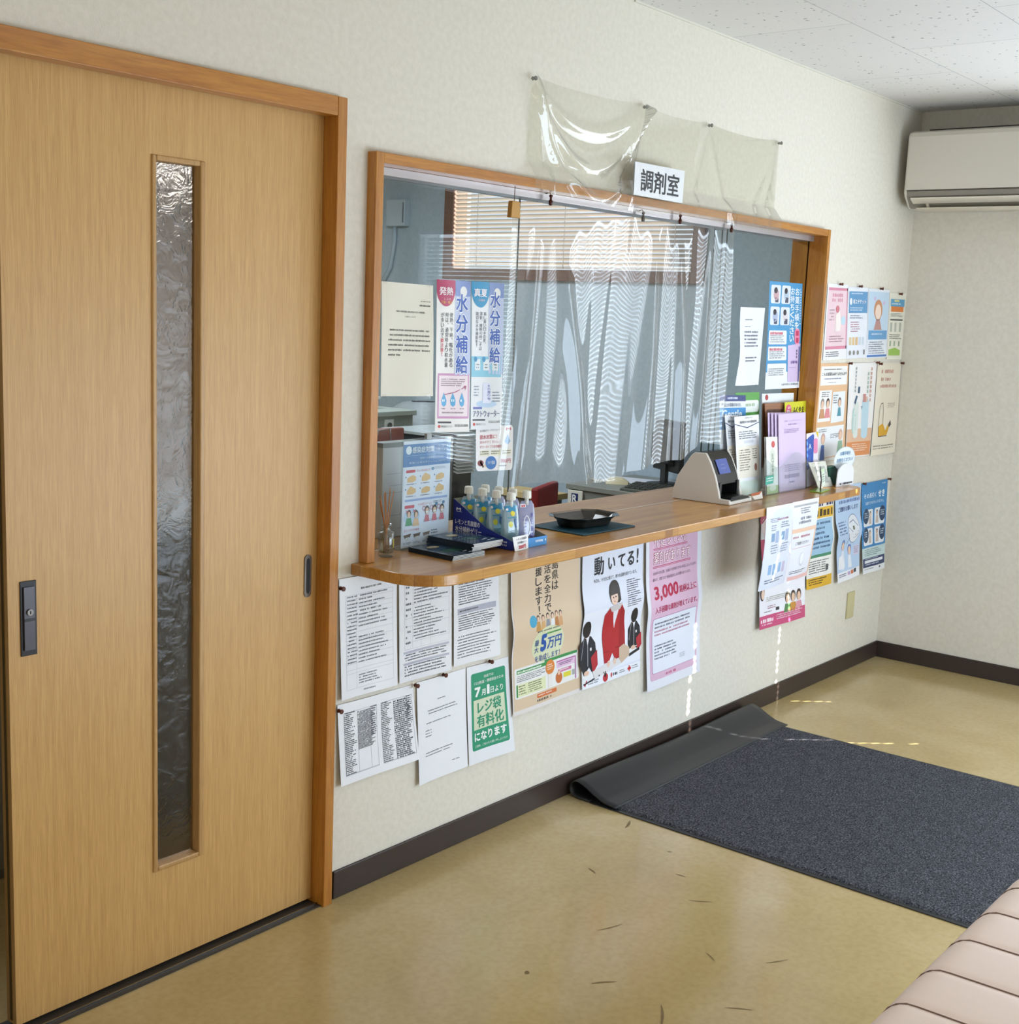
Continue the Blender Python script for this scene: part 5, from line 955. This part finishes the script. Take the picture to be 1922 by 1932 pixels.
def fl_(i, j):
    k = min(int(j * (len(pr) - 1)), len(pr) - 2); q = j * (len(pr) - 1) - k; y = pr[k][0] * (1 - q) + pr[k + 1][0] * q; z = pr[k][1] * (1 - q) + pr[k + 1][1] * q
    z += .004 * math.sin(7 * i + 1) * math.sin(PI * j) * (1 if z > .02 else 0); return (MX0 + (MX1 + .006 - MX0) * i, y, z)
o = ml(MB().grid(fl_, 40, 40, M_RUBBER), 'turned_flap', fix=False); md = o.modifiers.new('thick', 'SOLIDIFY'); md.thickness = .003; md.offset = 0
t = thing('bench', 'pale pink padded bench with stitched channels at the lower right', 'bench', (-.35, -1.9, 0))
BX0, BX1, BY0, BY1, BZ = -.86, .87, -.36, .325, .425    # relative to the thing
seams = [.758 - .152 * k for k in range(11)]
def cush(i, j):
    x = BX0 + (BX1 - BX0) * i; a = -PI / 2 + PI * j; q = .055
    if j < .25: s_ = j / .25; y, z = BY0 + q - q * math.sin(PI / 2 * (1 - (1 - s_))) ** 1 * 1.0, 0
    # rounded profile: side, arc, flat, arc, side
    L1, L2, L3 = .07, q * PI / 2, BY1 - BY0 - 2 * q; tot = 2 * L1 + 2 * L2 + L3; d = j * tot
    if d < L1: y, z = BY0, BZ - q - L1 + d
    elif d < L1 + L2: b_ = (d - L1) / q; y, z = BY0 + q - q * math.cos(b_), BZ - q + q * math.sin(b_)
    elif d < L1 + L2 + L3: y, z = BY0 + q + d - L1 - L2, BZ
    elif d < L1 + 2 * L2 + L3: b_ = (d - L1 - L2 - L3) / q; y, z = BY1 - q + q * math.sin(b_), BZ - q + q * math.cos(b_)
    else: y, z = BY1, BZ - q - (d - L1 - 2 * L2 - L3)
    e = min(x - BX0, BX1 - x)
    if e < .05: k = .05 - math.sqrt(max(0, .05 ** 2 - (.05 - e) ** 2)); z -= k * .9; y = (BY0 + BY1) / 2 + (y - (BY0 + BY1) / 2) * (1 - k * .9)
    g = min(abs(x - s_) for s_ in seams); gr = math.exp(-(g / .012) ** 2); top = max(0, min(1, (z - BZ + q) / q))
    return (x, y, z - .0025 * gr * top + .0012 * top * min(1, g / .07) + .008 * top * math.sin(PI * j))
MB().grid(cush, 260, 60, M_VINYLSEAT).build('seat_cushion', t)
for sx in seams:
    pts = []
    for k in range(41):
        p = cush((sx - BX0) / (BX1 - BX0), .08 + .84 * k / 40); pts.append((p[0], p[1], p[2] + .0006))
    MB().tube(pts, .0018, M_SEAM, 6).build('seam', t)
MB().box(BX0 + .02, BX1 - .02, BY0 + .02, BY1 - .02, .24, BZ - .10, mat('c9b4a9', .5)).build('base', t, bev=.01)
for lx in (BX0 + .1, BX1 - .1):
    for ly in (BY0 + .09, BY1 - .09): MB().lathe([(.018, 0.0005), (.02, .02), (.016, .24)], (lx, ly, 0), mat('3a3634', .4), 14).build('leg', t)

# ================================================================== INSIDE THE PHARMACY
t = thing('venetian_blind', 'white venetian blind lowered over the brown framed pharmacy window', 'blind', (XR - .01, (Q0 + Q1) / 2, QZ0))
hy = (Q1 - Q0) / 2 - .028; b = MB(); n = int((QZ1 - QZ0 - .05) / .024)
for i in range(n):
    z = .045 + i * .024; k = b.add([(dx, y, z + dz) for y in (-hy, hy) for dx, dz in ((-.0092, .0080), (.0006, .0006), (.0092, -.0080))]); b.face((k, k + 1, k + 4, k + 3), M_SLAT, True); b.face((k + 1, k + 2, k + 5, k + 4), M_SLAT, True)
b.build('slats', t, fix=False)
MB().box(-.011, .011, -hy, hy, .018, .030, mat('e6dccf', .4)).build('bottom_rail', t)
MB().box(-.014, .014, -hy, hy, QZ1 - QZ0 - .045, QZ1 - QZ0 - .015, mat('d8d4cc', .4)).build('head_rail', t)
for y in (-hy + .1, hy - .18, 0): MB().tube([(-.014, y, .02), (-.014, y, QZ1 - QZ0 - .03)], .0022, mat('ece8e0', .5), 5).build('cord', t)
t = thing('junction_box', 'pale box on the blue pharmacy wall left of the blind', 'box', (XR, 3.232, 2.05))
MB().box(-.05, -.0005, -.078, .078, 0, .158, mat('b9cad6', .5)).build('case', t, bev=.004); MB().box(-.052, -.05, -.07, -.062, .02, .14, mat('5c6b76', .5)).build('slot', t)
MB().tube([(-.02, .03, 0), (-.02, .03, -.1), (-.02, .06, -.25), (-.02, .14, -.36)], .013, mat('a9bcc9', .5), 8).build('conduit', t)
SG = mat('8f928a', .45, .4, .2)
t = thing('steel_desk', 'grey steel desk under the pharmacy window, seen below the vinyl curtain', 'desk', (3.23, .95, 0))
MB().box(-.31, .305, -.55, .48, .695, .72, SG).build('top', t, bev=.002); MB().box(-.30, .30, -.54, .47, 0, .695, mat('84877f', .45, .4, .2)).build('body', t, bev=.002)
MB().lathe([(.028, 0), (.028, .004)], (-.304, .12, .655), mat('141414', .4), 20, 'x').build('cable_hole', t)
t = thing('badge', 'white square badge with a dark blue R on the grey desk front', 'badge', (2.918, 1.365, .645))
b = MB().box(-.006, 0, -.045, .045, -.047, .047, mat('d8d8cc', .4)); b.build('plate', t, bev=.004)
s = Sheet((-.0065, .045, .047), (-.0065, -.045, .047), (-.0065, -.045, -.047), (-.0065, .045, -.047), back=False, n=(1, 1)); s.R(.26, .16, .72, .72, '1f2a5c', 1).T('R', .32, .22, .66, .66, 'e4e6e2', .03, 2).L(.2, .8, .8, .9, 1, '4a4f70', fill=.6); s.done('emblem', '', parent=t)
t = thing('mouse', 'beige computer mouse with its cable on the grey steel desk', 'mouse', (3.13, 1.26, .7205), 2.0)
b = MB(); b.grid(lambda i, j: ((i - .5) * .115, (j - .5) * .062 * (1 - .3 * (2 * i - 1) ** 2), .036 * math.sin(PI * (.06 + .88 * i)) ** .6 * math.sin(PI * j) ** .45), 16, 12, mat('cfc6a4', .4)); b.build('shell', t)
MB().box(.02, .05, -.001, .001, .027, .033, mat('9a927a', .4)).build('button_gap', t)
MB().tube([(.055, 0, .01), (.1, -.03, .004), (.17, -.11, .004), (.2, -.25, .004)], .0035, mat('c9c3b2', .5), 6).build('cable', t)
for i, (x, y, rz_, lab) in enumerate(((3.30, 1.27, .2, 'white paper sheet lying on the grey desk behind the mouse'), (3.36, 1.05, -.15, 'white paper sheet on the grey desk beside the dark keyboard'))):
    o = MB().box(-.105, .105, -.148, .148, 0, .002, mat('dfe2ea', .6)).build('paper_sheet', loc=(0, 0, 0)); o.location = (x, y, .7205 + .0025 * i); o.rotation_euler = (0, 0, rz_); tag(o, lab, 'paper')
t = thing('keyboard', 'grey keyboard on the steel desk behind the card reader', 'keyboard', (3.03, .92, .7205), .1)
MB().prism([(-.08, 0), (.08, 0), (.08, .03), (-.08, .012)], -.2, .2, mat('5b5e57', .5), lambda p, q: (p[0], q, p[1])).build('case', t, bev=.002)
b = MB()
for r in range(5):
    for c in range(13): b.box(-.066 + r * .027, -.066 + r * .027 + .022, -.185 + c * .0285, -.185 + c * .0285 + .024, .014 + r * .0032, .021 + r * .0034, mat('454842', .5))
b.build('keys', t)
t = thing('monitor', 'dark computer monitor seen from behind through the right of the vinyl curtain', 'monitor', (3.33, 1.09, .7205 + .0), -.5)
MB().box(-.015, .015, -.135, .135, .07, .33, mat('2b2d2c', .45)).prism([(-.015, .1), (-.055, .13), (-.055, .26), (-.015, .3)], -.09, .09, mat('333534', .45), lambda p, q: (p[0], q, p[1])).build('housing', t, bev=.006)
MB().box(-.03, -.01, -.025, .025, .01, .12, mat('2b2d2c', .4)).build('stand', t); MB().lathe([(.09, 0), (.09, .008), (.03, .012)], (-.02, 0, 0), mat('2b2d2c', .4), 20).build('foot', t)
t = thing('chair', 'chair with a dark red backrest beyond the drink pouches', 'chair', (2.62, 1.18, 0), .35)
RED = mat('7c1f1e', .6)
MB().box(-.16, .16, -.02, .02, .0, .30, RED).build('backrest', t, bev=.012).location = (-.09, .10, .47)
MB().box(-.2, .2, -.24, .10, .40, .46, RED).build('seat', t, bev=.02)
MB().tube([(0, 0, .05), (0, -.05, .4)], .025, mat('3a3a3a', .4), 10).build('post', t); MB().box(-.22, .22, -.03, .03, .0, .05, mat('3a3a3a', .4)).box(-.03, .03, -.22, .22, .0, .05, mat('3a3a3a', .4)).build('base', t)
t = thing('low_shelf', 'light wooden shelf edge showing right of the red chair', 'shelf', (2.86, 1.62, 0))
MB().box(.12, .3, -.03, .3, .60, .63, mat('c9b27c', .5)).build('board', t); MB().box(.13, .29, .0, .29, 0, .60, mat('6a6458', .5)).build('carcass', t)
t = thing('file_folder', 'white upright document file behind the reed diffuser, grey top edge', 'file', (.435, .215, Z))
MB().box(-.085, .075, -.02, .02, 0, .262, mat('eaebee', .5)).build('cover', t, bev=.002); MB().box(-.087, .077, -.022, .022, .262, .275, mat('a5a8a6', .5)).build('top_rim', t)
s = Sheet((-.085, -.0208, .262), (.075, -.0208, .262), (.075, -.0208, 0), (-.085, -.0208, 0), back=False)
for u, v, w in ((.1, .29, .35), (.2, .42, .5), (.05, .5, .8), (.1, .75, .4), (.5, .66, .4), (.4, .9, .5)): s.R(u, v, u + w, v + .004, 'a5a8b0')
s.done('ruled_lines', '', parent=t)
t = thing('document_stand', 'bent wire stand hooked over the white document file', 'stand', (.40, .25, Z))
MB().tube([(-.03, 0, 0), (-.03, 0, .26), (-.015, 0, .305), (.035, 0, .308), (.037, 0, .26), (.037, 0, 0)], .0018, M_CHROME, 6).build('wire', t)
t = thing('office_chair', 'office chair with a brown wooden back, behind the white document file', 'chair', (1.06, 1.06, 0))
MB().box(-.26, .27, -.015, .015, .86, 1.105, mat('7a3f33', .5)).build('backrest', t, bev=.006); MB().box(-.24, .24, .0, .45, .45, .51, mat('5a4a44', .6)).build('seat', t, bev=.02)
MB().box(-.02, .02, .015, .035, .5, .95, mat('44443f', .4)).build('back_bar', t); MB().tube([(0, .22, .05), (0, .22, .45)], .03, mat('44443f', .4), 10).build('post', t); MB().box(-.25, .25, .19, .25, 0, .05, mat('44443f', .4)).box(-.03, .03, -.03, .47, 0, .05, mat('44443f', .4)).build('base', t)
t = thing('work_table', 'grey work table with a round lock, deep in the pharmacy at the left', 'table', (2.10, 2.3, 0))
GT = mat('9da49c', .45)
MB().box(-.5, .32, -.3, .3, 1.035, 1.06, GT).build('top', t, bev=.003); MB().box(-.48, .30, -.29, .29, .955, 1.035, mat('8d958d', .45)).build('apron', t)
for x in (-.46, .26): MB().box(x, x + .05, -.28, -.23, 0, .955, mat('8d958d', .45)).build('leg', t); MB().box(x, x + .05, .23, .28, 0, .955, mat('8d958d', .45)).build('leg', t)
MB().box(.10, .16, -.296, -.29, .965, 1.02, mat('d4d6d0', .4)).build('lock_plate', t); MB().lathe([(.014, 0), (.014, -.006)], (.13, -.296, .992), mat('3a3c3a', .4), 14, 'y').build('lock', t)
t = thing('printer', 'grey printer with a curved tray on the work table', 'printer', (1.93, 2.3, 1.0605))
MB().box(-.3, .12, -.2, .2, 0, .12, mat('a9afae', .4)).build('body', t, bev=.012); MB().prism([(.08, .03), (.36, .05), (.37, .06), (.08, .05)], -.17, .17, mat('c3c8c8', .4), lambda p, q: (p[0], q, p[1])).build('tray', t); MB().box(-.2, .08, -.205, -.2, .03, .08, mat('3c4040', .4)).build('slot', t)
t = thing('waste_bin', 'dark bin with a yellow label under the work table', 'bin', (2.05, 2.2, 0))
MB().lathe([(.12, .0005), (.15, .62), (.15, .80), (.135, .80), (.11, .02)], (0, 0, 0), mat('3a3c3c', .5), 20).build('body', t); MB().box(-.05, .05, -.152, -.149, .62, .68, mat('c9b83a', .5)).build('tag', t)
t = thing('draped_cover', 'grey fabric cover draped over equipment beside the work table', 'cover', (2.68, 2.2, 0))
MB().grid(lambda i, j: (.26 * math.cos(2 * PI * i) * (1 - .75 * j ** 3) * (1 + .04 * math.sin(14 * PI * i) * (1 - j)), .24 * math.sin(2 * PI * i) * (1 - .75 * j ** 3) * (1 + .04 * math.sin(10 * PI * i) * (1 - j)), 1.08 * (1 - (1 - j) ** 2.2) if j < 1 else 1.08), 60, 20, mat('868c8e', .7)).build('cloth', t, fix=False)
MB().box(-.15, .15, -.14, .14, .0005, .95, mat('55585a', .6)).build('equipment', t)
t = thing('louvred_unit', 'black unit with white louvre slats behind the price card and posters', 'unit', (2.16, 1.62, 0))
MB().box(-.20, .13, -.10, .16, .0005, 1.0, mat('1e2226', .5)).build('case', t, bev=.004); MB().box(-.21, .14, -.11, .17, 1.0, 1.012, mat('9aa0a0', .4)).build('lid', t)
for i in range(12): MB().prism([(-.125, 0), (-.10, .006), (-.10, .014), (-.125, .004)], .0, .125, mat('dfe4e8', .4), lambda p, q, i=i: (q, p[0], .815 + i * .0155 + p[1])).build('louvre', t)
t = thing('pharmacy_cabinet', 'grey cabinet dimly seen through the lower half of the door glass', 'cabinet', (.02, .97, 0))
MB().box(-.75, .65, -.25, .25, .0005, .90, mat('6f716d', .5)).build('body', t, bev=.004)
for x in (-.73, -.03): MB().box(x, x + .66, -.262, -.25, .03, .87, mat('7b7d78', .5)).build('door', t, bev=.003)
t = thing('wall_cupboard', 'dark cupboard high on the far pharmacy wall, blurred behind the door glass', 'cupboard', (2.5, 4.6, 2.15))
MB().box(-1.1, 1.0, -.32, -.001, 0, .36, mat('6a5f58', .5)).build('body', t); MB().box(-1.09, -.06, -.335, -.32, .01, .35, mat('736862', .5)).build('door', t); MB().box(-.04, .99, -.335, -.32, .01, .35, mat('736862', .5)).build('door', t)
t = thing('tube_lamp', 'lit white tube lamp shining through the top of the door glass', 'lamp', (1.92, 3.46, 2.26), -.63)
MB().box(-.3, .3, -.05, .05, .03, .07, mat('e6e6e6', .4)).build('housing', t, bev=.004)
b = MB(); b.tube([(-.29, 0, .012), (.29, 0, .012)], .016, mat('fdf8ef', .4, .4, 0, 0, 9.), 12); b.build('tube', t)
for x in (-.2, .2): MB().tube([(x, 0, .07), (x, 0, H - 2.26)], .004, M_CHROME, 6).build('rod', t)
